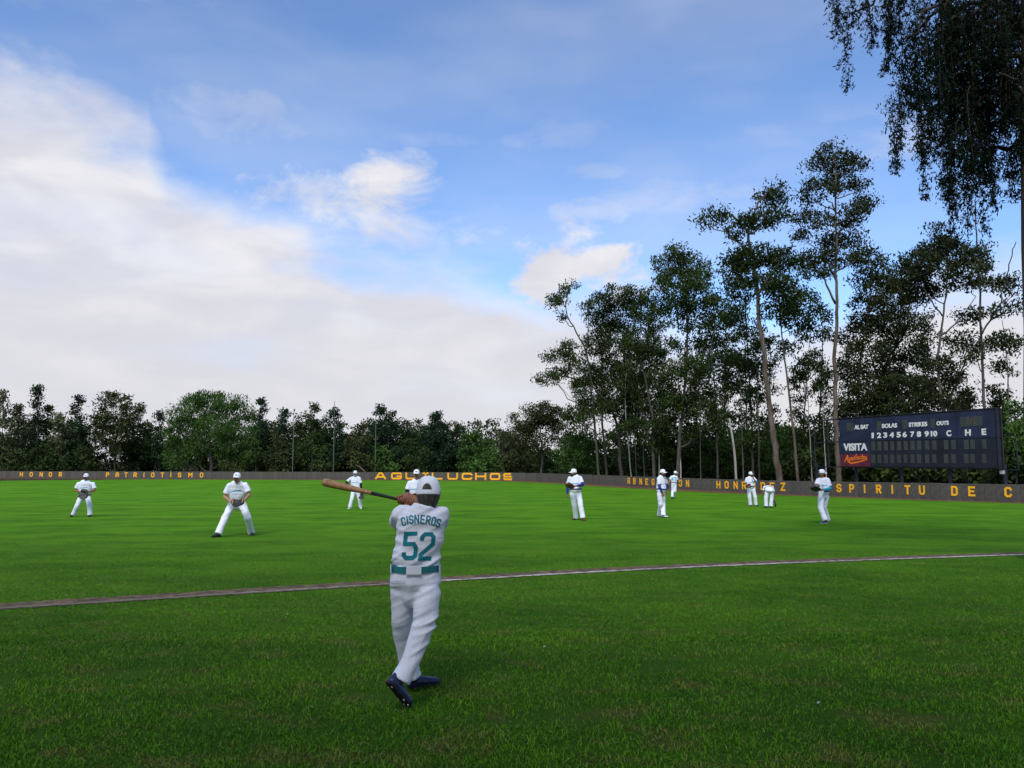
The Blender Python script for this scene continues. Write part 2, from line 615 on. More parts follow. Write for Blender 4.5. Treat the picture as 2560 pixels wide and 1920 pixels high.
def inside_field(x, y, margin=0.0):
    """True where the point lies on the camera's side of the outfield wall"""
    az_w = np.arctan2(WALL_A[:, 0], WALL_A[:, 1])
    r_w = np.hypot(WALL_A[:, 0], WALL_A[:, 1])
    a = np.arctan2(x, y)
    return np.hypot(x, y) < np.interp(a, az_w, r_w, left=130, right=56) + margin


def polar_sheet(name, r_list, a_list, dz, test=None):
    rr, aa = np.meshgrid(r_list, a_list, indexing='ij')
    x, y = rr * np.sin(aa), rr * np.cos(aa)
    z = gz(x, y) + dz
    nr, na = rr.shape
    v = np.stack([x.ravel(), y.ravel(), z.ravel()], 1)
    i, j = np.meshgrid(np.arange(nr - 1), np.arange(na - 1), indexing='ij')
    q = np.stack([i * na + j, (i + 1) * na + j, (i + 1) * na + j + 1, i * na + j + 1], -1).reshape(-1, 4)
    if test is not None:
        c = v[q].mean(1)
        q = q[test(c[:, 0], c[:, 1])]
    used = np.unique(q)
    remap = -np.ones(len(v), int)
    remap[used] = np.arange(len(used))
    return np_mesh(name, v[used], remap[q][:, ::-1])


r_all = np.concatenate([np.linspace(0.3, 30, 60), np.linspace(31, 150, 120), np.geomspace(160, 1500, 14)])
base = link('ground', polar_sheet('ground', r_all, np.linspace(-math.pi, math.pi, 121), -0.03), M['forest'], smooth=True)
tag(base, kind='structure')
r_f = np.concatenate([np.linspace(0.05, 30, 90), np.linspace(30.5, 131, 202)])
turf = link('grass_field', polar_sheet('grass_field', r_f, np.linspace(-math.pi, math.pi, 241), 0.0, lambda x, y: inside_field(x, y, .6)), M['turf'], smooth=True)
tag(turf, kind='structure')


def strip(name, pts, w0, w1, dz, mat, jit0=0.0, jit1=0.0, seed=1):
    """ribbon along pts from offset w0 to w1 (to the left of travel), ragged edges, lying on the ground"""
    rg = np.random.default_rng(seed)
    v, f = [], []
    for i, p in enumerate(pts):
        a, b = pts[max(i - 1, 0)], pts[min(i + 1, len(pts) - 1)]
        t = (Vector(b) - Vector(a)).to_2d().normalized()
        n = Vector((-t.y, t.x))
        j0, j1 = rg.normal(0, jit0) if jit0 else 0, rg.normal(0, jit1) if jit1 else 0
        for k in range(4):
            s = k / 3
            q = Vector(p[:2]) + n * ((w0 + j0) * (1 - s) + (w1 + j1) * s)
            v.append((q.x, q.y, float(gz(q.x, q.y)) + dz))
    for i in range(len(pts) - 1):
        for k in range(3):
            a = i * 4 + k
            f.append((a, a + 4, a + 5, a + 1)[::-1])
    me = bpy.data.meshes.new(name)
    me.from_pydata(v, [], f)
    me.update()
    o = link(name, me, mat)
    tag(o, kind='structure')
    return o


strip('warning_track', [tuple(p) for p in WALL], -3.0, 0.3, 0.012, M['track'], .10, 0, 3)

# the foul line: a cut strip of soil with worn chalk along its near edge
LINE = catmull([(-10.5, 7.7), (-6.15, 9.55), (-4.28, 10.35), (-1.9, 11.40), (-1.0, 11.80), (3.25, 13.45), (9.73, 15.45), (16, 17.2), (27, 20)], 0.06)
LINE = [tuple(p) for p in LINE]
strip('foul_line_soil', LINE, -0.08, 0.42, 0.006, M['dirt'], .018, .030, 5)
strip('foul_line_chalk', LINE, -0.055, 0.065, 0.011, M['chalk'], .009, .012, 6)
LINE_A = np.array([(p[0], p[1]) for p in LINE])

# ------------------------------------------------------------------ outfield wall
def glyph(ch, c=.22, k=None):
    k = k or c
    G = {
        'A': [[(0, 0), (0, 1 - k), (c, 1), (1 - c, 1), (1, 1 - k), (1, 0)], [(0, .42), (1, .42)]],
        'a': [[(0, 0), (.36, 1), (.64, 1), (1, 0)], [(.2, .30), (.8, .30)]],
        'B': [[(0, 0), (0, 1), (1 - c, 1), (1, 1 - k * .8), (1, .62), (.85, .5), (1, .38), (1, k * .8), (1 - c, 0), (0, 0)], [(0, .5), (.85, .5)]],
        'C': [[(1, .70), (1, 1 - k), (1 - c, 1), (c, 1), (0, 1 - k), (0, k), (c, 0), (1 - c, 0), (1, k), (1, .30)]],
        'D': [[(0, 0), (0, 1), (1 - c, 1), (1, 1 - k), (1, k), (1 - c, 0), (0, 0)]],
        'E': [[(1, 1), (0, 1), (0, 0), (1, 0)], [(0, .5), (.8, .5)]],
        'G': [[(1, .74), (1, 1 - k), (1 - c, 1), (c, 1), (0, 1 - k), (0, k), (c, 0), (1 - c, 0), (1, k), (1, .42), (.5, .42)]],
        'H': [[(0, 0), (0, 1)], [(1, 0), (1, 1)], [(0, .5), (1, .5)]],
        'I': [[(.5, 0), (.5, 1)]],
        'T': [[(.5, 0), (.5, 1)], [(0, 1), (1, 1)]],
        'L': [[(0, 1), (0, 0), (1, 0)]],
        'M': [[(0, 0), (0, 1), (.5, .45), (1, 1), (1, 0)]],
        'N': [[(0, 0), (0, 1), (1, 0), (1, 1)]],
        'O': [[(.5, 0), (c, 0), (0, k), (0, 1 - k), (c, 1), (1 - c, 1), (1, 1 - k), (1, k), (1 - c, 0), (.5, 0)]],
        'P': [[(0, 0), (0, 1), (1 - c, 1), (1, 1 - k), (1, .62), (1 - c, .45), (0, .45)]],
        'R': [[(0, 0), (0, 1), (1 - c, 1), (1, 1 - k), (1, .65), (1 - c, .47), (0, .47)], [(.5, .47), (1, 0)]],
        'S': [[(1, .75), (1, 1 - k), (1 - c, 1), (c, 1), (0, 1 - k), (0, .62), (c, .5), (1 - c, .5), (1, .38), (1, k), (1 - c, 0), (c, 0), (0, k), (0, .25)]],
        'U': [[(0, 1), (0, k), (c, 0), (1 - c, 0), (1, k), (1, 1)]],
        'Z': [[(0, 1), (1, 1), (0, 0), (1, 0)]],
        '2': [[(0, .72), (0, 1 - k), (c, 1), (1 - c, 1), (1, 1 - k), (1, .60), (0, .16), (0, 0), (1, 0)]],
        '4': [[(.75, 0), (.75, 1), (0, .30), (1, .30)]],
        '5': [[(1, 1), (0, 1), (0, .58), (1 - c, .58), (1, .42), (1, k), (1 - c, 0), (c, 0), (0, k), (0, .24)]],
        '7': [[(0, 1), (1, 1), (.35, 0)]],
        '9': [[(1, .5), (c, .5), (0, .62), (0, 1 - k), (c, 1), (1 - c, 1), (1, 1 - k), (1, k), (1 - c, 0), (0, 0)]],
        '-': [[(0, .5), (1, .5)]],
        '~': [[(0, .35), (.12, .75), (.3, .3), (.42, .7), (.6, .3), (.72, .7), (.9, .3), (1, .6)]],
    }
    return G[ch]


def glyph_quads(ch, w, h, t):
    """stroke quads (4 corners in 2D) of a block letter w wide, h high with stroke t"""
    quads = []
    if ch == 'I':
        w = max(w, t)
    cc = t * .62
    for line in glyph(ch, min(.42, cc / max(w - t, .01)), min(.3, cc / max(h - t, .01))):
        pts = [Vector((t / 2 + x * (w - t), t / 2 + y * (h - t))) for x, y in line]
        pts = [p for i, p in enumerate(pts) if i == 0 or (p - pts[i - 1]).length > 1e-5]
        dirs = [(b - a).normalized() for a, b in zip(pts[:-1], pts[1:])]
        m = len(dirs)

        def ext(i, j):
            ang = dirs[i].angle(dirs[j])
            return t / 2 * min(1.0, math.tan(min(ang, 1.57) / 2))
        for i in range(m):
            a, b, d = pts[i], pts[i + 1], dirs[i]
            n = Vector((-d.y, d.x)) * t / 2
            fe = 0.0 if ch in 'CSG259' else t / 2
            e0 = ext(i - 1, i) if i > 0 else fe
            e1 = ext(i, i + 1) if i < m - 1 else fe
            quads.append([a - d * e0 - n, b + d * e1 - n, b + d * e1 + n, a - d * e0 + n])
    return quads


bm = bmesh.new()
bmesh.ops.create_cube(bm, size=1.0)
bmesh.ops.scale(bm, vec=(PANEL - .016, .09, WALL_H), verts=bm.verts)
bmesh.ops.translate(bm, vec=(0, 0, WALL_H / 2), verts=bm.verts)
bmesh.ops.bevel(bm, geom=[e for e in bm.edges], offset=.014, segments=1, affect='EDGES')
panel_me = bpy.data.meshes.new('panel')
bm.to_mesh(panel_me)
bm.free()
panel_me.materials.append(M['wall'])
wall_o = empty('outfield_wall', (WALL[150].x, WALL[150].y, float(gz(WALL[150].x, WALL[150].y))))
tag(wall_o, 'long low grey panelled outfield wall carrying yellow letters', 'wall')
_inv = wall_o.matrix_basis.inverted()
for i in range(len(WALL) - 1):
    a, b = WALL[i], WALL[i + 1]
    c = (a + b) / 2
    o = bpy.data.objects.new('panel', panel_me)
    COL.objects.link(o)
    o.location = (c.x, c.y, float(gz(c.x, c.y)) + random.uniform(-.012, .012))
    o.rotation_euler = (random.uniform(-.008, .008), 0, math.atan2(b.y - a.y, b.x - a.x) + random.uniform(-.006, .006))
    o.parent = wall_o
    o.matrix_parent_inverse = _inv


def wall_s(px):
    """index along the wall (float) seen at a photograph column"""
    d = ray(px, 1200)
    a = math.atan2(d.x, d.y)
    azs = np.arctan2(WALL_A[:, 0], WALL_A[:, 1])
    return float(np.interp(a, azs, np.arange(len(azs))))


def wall_letter(ch, px, w, h, t, ztop, mat):
    s = wall_s(px)
    i = min(int(s), len(WALL) - 2)
    p = WALL[i].lerp(WALL[i + 1], s - i)
    t2 = (WALL[i + 1] - WALL[i]).normalized()
    n = Vector((t2.y, -t2.x))
    z0 = float(gz(p.x, p.y)) + ztop - h
    mb = MB()
    for k, q in enumerate(glyph_quads(ch, w, h, t)):
        vs = []
        for off in (.052, .064 + .0015 * k):
            for c in q:
                g = p + t2 * (c.x - w / 2) + n * off
                vs.append((g.x, g.y, z0 + c.y))
        mb.add(vs, [(4, 5, 6, 7), (0, 1, 5, 4), (1, 2, 6, 5), (2, 3, 7, 6), (3, 0, 4, 7)])
    mb.build('letter', mat, wall_o)


WORDS = [('HONOR', [53.5, 78, 103, 126, 151], .55, .72, .14, .98),
         ('PATRIOTISMO', [269, 293, 315, 338, 360, 382, 406, 427, 449, 476, 504], .55, .72, .14, .96),
         ('ABNEGACION', [1573, 1587, 1603, 1618, 1634, 1649.5, 1667, 1684, 1702, 1720], .50, .68, .13, .94),
         ('HONRADEZ', [1797, 1817.5, 1840, 1861, 1884, 1908, 1931, 1958], .52, .68, .13, .95),
         ('ESPIRITU', [2064, 2098, 2130, 2162, 2197, 2231, 2269, 2305], .46, .64, .13, .94),
         ('DE', [2386, 2429], .46, .64, .13, .94), ('C', [2520], .46, .64, .13, .94)]
for word, xs, w, h, t, ztop in WORDS:
    for ch, px in zip(word, xs):
        wall_letter(ch, px, w * (1.2 if ch == 'M' else 1), h, t, ztop, M['yellow'])
for ch, px, w in zip('AGUILUCHOS', [951.6, 991.6, 1027, 1064, 1093, 1132, 1168, 1202, 1238, 1271], [1.65, 1.65, 1.6, 1.15, 1.6, 1.6, 1.6, 1.65, 1.6, 1.6]):
    wall_letter('a' if ch == 'A' else ch, px, w if ch != 'I' else .34, .98, .24, 1.05, M['yellow'])
    if ch == 'I':       # top serif of this letter
        wall_letter('-', px, .9, .20, .20, 1.05, M['yellow'])
#MARK_WALL

# ------------------------------------------------------------------ scoreboard
BL, BR = at(2028, 1150, 73.5), at(2494, 1150, 56.0)
BL.z = BR.z = 0
B_DIR = (BR - BL).normalized()
B_N = Vector((B_DIR.y, -B_DIR.x, 0))              # towards the field
B_ROT = Matrix((B_DIR, -B_N, Vector((0, 0, 1)))).transposed()


def board(px, py):
    """(distance along the board, height) seen at a photograph pixel"""
    d = ray(px, py)
    o = Vector((0, 0, CAM_Z))
    t = (BL - o).dot(B_N) / d.dot(B_N)
    p = o + d * t
    return (p - BL).dot(B_DIR), p.z


def bpt(u, z, off=0.0):
    return BL + B_DIR * u + Vector((0, 0, z)) + B_N * off


def cr(cx, cy):            # pixel of the enlarged scoreboard view -> photograph pixel
    return 1960 + cx * .27125, 980 + cy * .27125


def uz(cx, cy):
    return board(*cr(cx, cy))


sb = empty('scoreboard', bpt(10, float(gz(BL.x, BL.y)), 0), 0)
tag(sb, 'dark navy baseball scoreboard on black posts behind the grey wall', 'scoreboard')
u_left, z_mid = uz(515, 455)
ZB, ZT = uz(515, 684)[1], uz(515, 256)[1]
ZB = (ZB + uz(1960, 700)[1]) / 2
ZT = (ZT + uz(1955, 166)[1]) / 2
ZM = (uz(650, 452)[1] + uz(1780, 428)[1]) / 2
cols = [uz(x, 450)[0] for x in (515, 795, 1026, 1281, 1602, 1962)]


def board_box(name, u0, u1, z0, z1, off, th, mat, parent):
    mb = MB()
    mb.box(bpt((u0 + u1) / 2, (z0 + z1) / 2, off), abs(u1 - u0), th, abs(z1 - z0), B_ROT)
    return mb.build(name, mat, parent)


for i in range(5):
    g = .02
    zt = ZT + (i - 2) * .01
    board_box('panel', cols[i] + g, cols[i + 1] - g, ZM + .02, zt, .0, .10, M['navy'], sb)
    if i == 0:
        zz = uz(650, 570)[1]
        board_box('panel', cols[i] + g, cols[i + 1] - g, zz + .01, ZM - .02, .0, .10, M['navy'], sb)
        board_box('name_panel', cols[i] + g, cols[i + 1] - g, ZB, zz - .01, .0, .10, M['maroon'], sb)
    else:
        board_box('panel', cols[i] + g, cols[i + 1] - g, ZB, ZM - .02, .0, .10, M['navy_dark'], sb)
# steel frame: rear grid with the open bay at the left end
fr = MB()
u0 = uz(262, 450)[0]
UE = cols[-1] + .22
for z in (ZB - .06, ZM, ZT + .06):
    fr.beam(bpt(u0, z, -.14), bpt(UE, z, -.14), .10)
for u in [u0, (u0 + cols[0]) / 2] + cols + [UE]:
    fr.beam(bpt(u, ZB - .12, -.245), bpt(u, ZT + .12, -.245), .10)
fr.build('steel_frame', M['frame'], sb)
ep = MB()
ep.box(bpt(cols[-1] + .12, (ZB + ZT) / 2, -.08), .12, .34, ZT - ZB + .24, B_ROT)
ep.build('end_plate', M['frame'], sb)
tr = MB()
tr.box(bpt((cols[0] + cols[-1]) / 2, ZT + .13, .0), cols[-1] - cols[0] + .4, .16, .07, B_ROT)
tr.build('top_rail', M['frame'], sb)
zg = float(gz(30, 62))
for cx in (265, 630, 1045, 1490, 1995):
    u = uz(cx, 760)[0]
    mb = MB()
    mb.beam(bpt(u, zg - .3, -.42), bpt(u, ZB + .3, -.42), .22)
    mb.build('post', M['frame'], sb)
for cx in (1120, 1570):
    u = uz(cx, 760)[0]
    mb = MB()
    mb.beam(bpt(u + .5, zg - .3, -2.0), bpt(u - .1, ZB + .1, -.5), .09)
    mb.build('brace', M['frame'], sb)
# ladder bracket and switch box at the right end
mb = MB()
ue = UE + .05
mb.beam(bpt(ue, uz(1995, 405)[1], -.3), bpt(ue + .9, uz(1995, 405)[1], -.3), .06)
mb.beam(bpt(ue + .9, uz(1995, 405)[1], -.3), bpt(ue + 1.0, ZB - .1, -.3), .06)
mb.beam(bpt(ue, ZB - .12, -.3), bpt(ue + 1.0, ZB - .12, -.3), .06)
mb.build('side_bracket', M['frame'], sb)
board_box('switch_box', uz(1975, 720)[0], uz(2007, 720)[0], ZB - .42, ZB - .17, -.2, .2, M['grey_box'], sb)


def text_mesh(s, size, bold=0.02, shear=0.0, ext=.012):
    cu = bpy.data.curves.new('t', 'FONT')
    cu.body = s
    cu.size = size
    cu.offset = bold * size
    cu.shear = shear
    cu.extrude = ext
    cu.align_x = 'LEFT'
    cu.resolution_u = 4
    ob = bpy.data.objects.new('t', cu)
    COL.objects.link(ob)
    dg = bpy.context.evaluated_depsgraph_get()
    me = bpy.data.meshes.new_from_object(ob.evaluated_get(dg))
    bpy.data.objects.remove(ob)
    bpy.data.curves.remove(cu)
    return me


def board_text(s, x0, x1, ytop, ybot, mat, bold=.03, shear=0.0, name='lettering', off=.066, yref=None):
    """text fitted to a box given in the enlarged scoreboard view"""
    me = text_mesh(s, 1.0, bold, shear)
    n = len(me.vertices)
    co = np.empty(n * 3)
    me.vertices.foreach_get('co', co)
    co = co.reshape(-1, 3)
    xm = (x0 + x1) / 2
    ua, ub = uz(x0, ytop)[0], uz(x1, ytop)[0]
    za, zb = uz(xm, ybot)[1], uz(xm, ytop)[1]
    mn, mx = co.min(0), co.max(0)
    out = []
    for p in co:
        u = ua + (p[0] - mn[0]) / (mx[0] - mn[0]) * (ub - ua)
        z = za + (p[1] - mn[1]) / (mx[1] - mn[1]) * (zb - za)
        out.append(bpt(u, z, off + p[2]))
    me.vertices.foreach_set('co', np.array(out).ravel())
    me.update()
    me.materials.clear()
    return link(name, me, mat, sb)


for s, x0, x1, yt, yb in [('AL BAT', 653, 783, 303, 343), ('BOLAS', 908, 1047, 290, 331), ('STRIKES', 1155, 1325, 278, 319), ('OUTS', 1411, 1523, 267, 307),
                          ('1', 812, 832, 376, 426), ('2', 862, 900, 374, 425), ('3', 920, 955, 372, 423), ('4', 978, 1017, 370, 421), ('5', 1043, 1080, 368, 419),
                          ('6', 1098, 1136, 366, 418), ('7', 1170, 1206, 364, 416), ('8', 1229, 1268, 362, 415), ('9', 1300, 1340, 360, 413), ('10', 1358, 1416, 358, 411),
                          ('C', 1501, 1545, 352, 409), ('H', 1673, 1726, 345, 403), ('E', 1826, 1867, 338, 397), ('VISITA', 552, 772, 473, 542)]:
    board_text(s, x0, x1, yt, yb, M['white_paint'], .045 if len(s) < 3 else .04)
# script lettering on the maroon panel, rising to the right, with its swash
for j, (ch, x0, x1, yt, yb) in enumerate([('A', 556, 598, 580, 648), ('g', 596, 624, 603, 655), ('u', 622, 648, 600, 636), ('i', 648, 660, 588, 633), ('l', 660, 674, 572, 630),
                                          ('u', 674, 699, 594, 628), ('c', 698, 717, 592, 624), ('h', 714, 738, 574, 622), ('o', 734, 754, 590, 618), ('s', 752, 771, 596, 618)]):
    board_text(ch, x0, x1, yt, yb, M['orange'], .03, .35, off=.066 + .004 * (j % 2))
sw = MB()
swp = [(600, 652), (640, 645), (700, 636), (775, 610), (772, 625), (700, 650), (630, 664), (612, 660)]
vs = [bpt(*uz(x, y), .062) for x, y in swp]
sw.add(vs, [(0, 1, 6, 7), (1, 2, 5, 6), (2, 3, 4, 5)])
sw.build('swash', M['orange'], sb)
# lamp-digit windows
rows = [((458, 538), (438, 522)), ((578, 655), (572, 656))]
xs_w = [(811, 845), (869, 901), (928, 960), (987, 1019), (1050, 1083), (1110, 1143), (1172, 1207), (1233, 1268), (1307, 1341), (1374, 1409), (1481, 1518), (1549, 1587),
        (1665, 1706), (1724, 1763), (1832, 1869)]


def digit_window(x0, x1, yt, yb, mat=None):
    ua, ub = uz(x0, (yt + yb) / 2)[0], uz(x1, (yt + yb) / 2)[0]
    xm = (x0 + x1) / 2
    za, zb = uz(xm, yb)[1], uz(xm, yt)[1]
    o = board_box('digit_window', ua, ub, za, zb, .055, .03, mat or M['tile'], sb)
    d = MB()
    t = (ub - ua) * .13
    ia, ib, ja, jb = ua + t * 1.3, ub - t * 1.3, za + t * 1.6, zb - t * 1.6
    jm = (ja + jb) / 2
    for k, (a, b, c, e) in enumerate([(ia, ib, jb - t, jb), (ia, ib, ja, ja + t), (ia, ib, jm - t / 2, jm + t / 2)]):
        d.box(bpt((a + b) / 2, (c + e) / 2, .073), b - a, .008, e - c, B_ROT)
    for k, (a, b, c, e) in enumerate([(ia, ia + t, ja, jb), (ib - t, ib, ja, jb)]):
        d.box(bpt((a + b) / 2, (c + e) / 2, .075), b - a, .008, e - c - .004, B_ROT)
    d.build('segments', M['tile_dark'], o)
    return o


for (x0, x1) in xs_w:
    f = ((x0 + x1) / 2 - 811) / (1869 - 811)
    for (l, r) in rows:
        digit_window(x0, x1, l[0] + (r[0] - l[0]) * f, l[1] + (r[1] - l[1]) * f)
for x0, x1, yt, yb in [(582, 612, 285, 362), (615, 645, 284, 361), (863, 899, 270, 352), (1098, 1138, 258, 341), (1357, 1396, 247, 330)]:
    digit_window(x0, x1, yt, yb)
for x0, x1, yt, yb in [(1630, 1672, 232, 318), (1677, 1717, 229, 316), (1745, 1786, 225, 312), (1790, 1832, 222, 310)]:
    digit_window(x0, x1, yt, yb)
ua, ub = uz(1720, 270)[0], uz(1742, 270)[0]
co_ = board_box('colon_window', ua, ub, uz(1731, 314)[1], uz(1731, 228)[1], .055, .03, M['tile_dark'], sb)
for yy in (257, 285):
    mb = MB()
    mb.box(bpt(*uz(1731, yy), .075), .10, .01, .10, B_ROT)
    mb.build('colon_dot', M['red_tile'], co_)

# ------------------------------------------------------------------ net poles behind the far wall
for (x0, x1, yt, lab) in [(731, 735, 1023, 'thin pale green net pole behind wall, nearest the big round tree'), (833, 836, 1005, 'tallest of the thin pale green poles behind the far wall'),
                          (937.5, 940, 1021, 'thin pale green net pole rising beside the letter A of the wall')]:
    p = at(x0, 1190, 127)
    q = at(x1, yt, 127)
    e = empty('net_pole', (p.x, p.y, float(gz(p.x, p.y))))
    mb = MB()
    mb.tube([(p.x, p.y, float(gz(p.x, p.y)) - .2), (p.x, p.y, 4.0), tuple(q)], [.070, .062, .045], 8)
    mb.build('pole_shaft', M['pole'], e)
    mb = MB()
    mb.tube([tuple(q), (q.x, q.y, q.z + .12)], [.075, .03], 8)
    mb.build('cap', M['pole'], e)
    tag(e, lab, 'pole', 'net poles behind the far wall')

# pale low building glimpsed between the far trees
bb = at(415, 1160, 185)
bld = empty('low_building', (bb.x, bb.y, float(gz(bb.x, bb.y))))
tag(bld, 'pale low building glimpsed through the trees beside the big round tree', 'building')
mb = MB(); mb.box((bb.x, bb.y, 1.2), 16, 8, 5.0); mb.build('wall', M['building'], bld)
mb = MB(); mb.box((bb.x, bb.y, 3.95), 17, 9, .4); mb.build('roof', M['roof'], bld)
for dx in (-5.5, -2, 1.5, 5):
    mb = MB(); mb.box((bb.x + dx, bb.y - 4.02, 1.6), 1.6, .1, 1.3); mb.build('window', M['window'], bld)
#MARK_BOARD

# ------------------------------------------------------------------ people
UP = Vector((0, 0, 1))


def seg(p0, r0, p1, r1, side=None, flat0=False, flat1=False, n=16):
    """tapered capsule with round or elliptical section (r may be (a, b): a along side)"""
    p0, p1 = Vector(p0), Vector(p1)
    r0 = r0 if isinstance(r0, tuple) else (r0, r0)
    r1 = r1 if isinstance(r1, tuple) else (r1, r1)
    ax = p1 - p0
    L = ax.length
    ax = ax / L if L > 1e-6 else UP.copy()
    u = Vector(side) if side is not None else ax.orthogonal()
    u = (u - ax * u.dot(ax))
    u = u.normalized() if u.length > 1e-5 else ax.orthogonal().normalized()
    w = ax.cross(u)
    rings = []
    m0, m1 = (r0[0] + r0[1]) / 2, (r1[0] + r1[1]) / 2
    if not flat0:
        for k in (80, 60, 40, 20):
            c, s = math.cos(R(k)), math.sin(R(k))
            rings.append((p0 - ax * m0 * s, (r0[0] * c, r0[1] * c)))
    ns = max(2, int(L / .06))
    for k in range(ns + 1):
        t = k / ns
        rings.append((p0.lerp(p1, t), (r0[0] + (r1[0] - r0[0]) * t, r0[1] + (r1[1] - r0[1]) * t)))
    if not flat1:
        for k in (20, 40, 60, 80):
            c, s = math.cos(R(k)), math.sin(R(k))
            rings.append((p1 + ax * m1 * s, (r1[0] * c, r1[1] * c)))
    v, f = [], []
    for c, (a, b) in rings:
        for k in range(n):
            t = 2 * math.pi * k / n
            v.append(c + u * (a * math.cos(t)) + w * (b * math.sin(t)))
    for i in range(len(rings) - 1):
        for k in range(n):
            a, b = i * n + k, i * n + (k + 1) % n
            f.append((a, b, b + n, a + n))
    f.append(tuple(range(n))[::-1])
    e = (len(rings) - 1) * n
    f.append(tuple(e + k for k in range(n)))
    return v, f


def skin_mesh(name, segs, voxel, smooth=4, factor=.5):
    """melt a set of capsules into one continuous surface"""
    mb = MB()
    for s in segs:
        mb.add(*seg(*s[:4], **(s[4] if len(s) > 4 else {})))
    ob = bpy.data.objects.new('tmp', mb.mesh('tmp'))
    COL.objects.link(ob)
    m = ob.modifiers.new('r', 'REMESH')
    m.mode = 'VOXEL'
    m.voxel_size = voxel
    if smooth:
        s = ob.modifiers.new('s', 'SMOOTH')
        s.iterations = smooth
        s.factor = factor
    dg = bpy.context.evaluated_depsgraph_get()
    me = bpy.data.meshes.new_from_object(ob.evaluated_get(dg))
    me.name = name
    old = ob.data
    bpy.data.objects.remove(ob)
    bpy.data.meshes.remove(old)
    return me


def append_mb(me, mb):
    """add the shapes of mb to mesh me (same mesh object)"""
    bm = bmesh.new()
    bm.from_mesh(me)
    vs = [bm.verts.new(v) for v in mb.v]
    for f in mb.f:
        try:
            bm.faces.new([vs[i] for i in f])
        except ValueError:
            pass
    bm.to_mesh(me)
    bm.free()
    return me


def wrinkle(me, fn):
    n = len(me.vertices)
    co = np.empty(n * 3, np.float32)
    no = np.empty(n * 3, np.float32)
    me.vertices.foreach_get('co', co)
    me.vertices.foreach_get('normal', no)
    co, no = co.reshape(-1, 3), no.reshape(-1, 3)
    d = np.array([fn(Vector(p)) for p in co], np.float32)
    me.vertices.foreach_set('co', (co + no * d[:, None]).ravel())
    me.update()


def ridge(p, ang, f_along, f_across, seed):
    """ridged noise stretched along a direction in the XZ plane -> -1..1"""
    c, s = math.cos(ang), math.sin(ang)
    a = p.x * c + p.z * s
    b = -p.x * s + p.z * c
    return 1 - 2 * abs(mnoise.noise(Vector((a * f_along + seed, b * f_across, p.y * f_along + seed * 1.7)))) * 1.6


def cloth_folds(amp, f1=2.5, f2=10.0, ang=.5, seed=0.0):
    return lambda p: amp * (ridge(p, ang, f1, f2, seed) * .7 + ridge(p, ang + 1.1, f1 * 1.4, f2 * 1.2, seed + 9) * .4)


def finger(mb, pts, r0, r1, n=7):
    k = len(pts)
    rad = [r0 + (r1 - r0) * i / (k - 1) for i in range(k)]
    pts = [Vector(p) for p in pts]
    pts.append(pts[-1] + (pts[-1] - pts[-2]).normalized() * r1 * .8)
    rad.append(r1 * .35)
    mb.tube(pts, rad, n)


def open_hand(mb, segs, wrist, d, nrm, s=1.0, curl=.9, thumb=1):
    """palm and five relaxed fingers; d = along the hand, nrm = out of the palm"""
    d = d.normalized()
    nrm = (nrm - d * nrm.dot(d)).normalized()
    x = d.cross(nrm)
    segs.append((wrist, .027 * s, wrist + d * .03 * s, (.036 * s, .020 * s), dict(side=x)))
    segs.append((wrist + d * .03 * s, (.036 * s, .018 * s), wrist + d * .085 * s, (.040 * s, .016 * s), dict(side=x)))
    for i, L in enumerate((.070, .080, .075, .058)):
        b = wrist + d * .080 * s + x * (-.031 + .0205 * i) * s * thumb
        pts = [b]
        a = .15
        for k in range(3):
            b = b + (d * math.cos(a) + nrm * math.sin(a)) * L * s * (.42, .32, .26)[k]
            pts.append(b)
            a += curl * .55
        finger(mb, pts, .0095 * s, .0075 * s)
    b = wrist + d * .030 * s - x * .030 * s * thumb
    p1 = b + (d * .6 - x * .65 * thumb + nrm * .3).normalized() * .040 * s
    p2 = p1 + (d * .85 - x * .15 * thumb + nrm * .45).normalized() * .032 * s
    finger(mb, [b, p1, p2], .0125 * s, .009 * s)


def glove_mesh(c, fdir, palm, s=1.0):
    """fielder's mitt: heel, cupped palm, four finger stalls, thumb and web"""
    y = fdir.normalized()
    z = (palm - y * palm.dot(y)).normalized()
    x = y.cross(z)
    P = lambda a, b, h: c + (x * a + y * b + z * h) * s
    S = [(P(-.045, -.05, -.01), (.05 * s, .035 * s), P(.045, -.05, -.01), (.05 * s, .035 * s), dict(side=y)),
         (P(-.04, .0, -.03), (.07 * s, .026 * s), P(.04, .0, -.03), (.07 * s, .026 * s), dict(side=y))]
    for i, (a, L) in enumerate([(-.050, .115), (-.016, .130), (.020, .128), (.055, .108)]):
        S.append((P(a, .03, -.02), .025 * s, P(a * 1.30, .03 + L * .6, -.012), .025 * s))
        S.append((P(a * 1.30, .03 + L * .6, -.012), .025 * s, P(a * 1.42, .03 + L, .022), .020 * s))
    S.append((P(-.075, -.03, -.005), .032 * s, P(-.125, .055, .012), .027 * s))
    S.append((P(-.125, .055, .012), .027 * s, P(-.118, .115, .035), .022 * s))
    S.append((P(-.10, .06, .010), (.035 * s, .010 * s), P(-.085, .125, .025), (.03 * s, .009 * s), dict(side=x)))
    return skin_mesh('glove', S, .011 * s, 2)


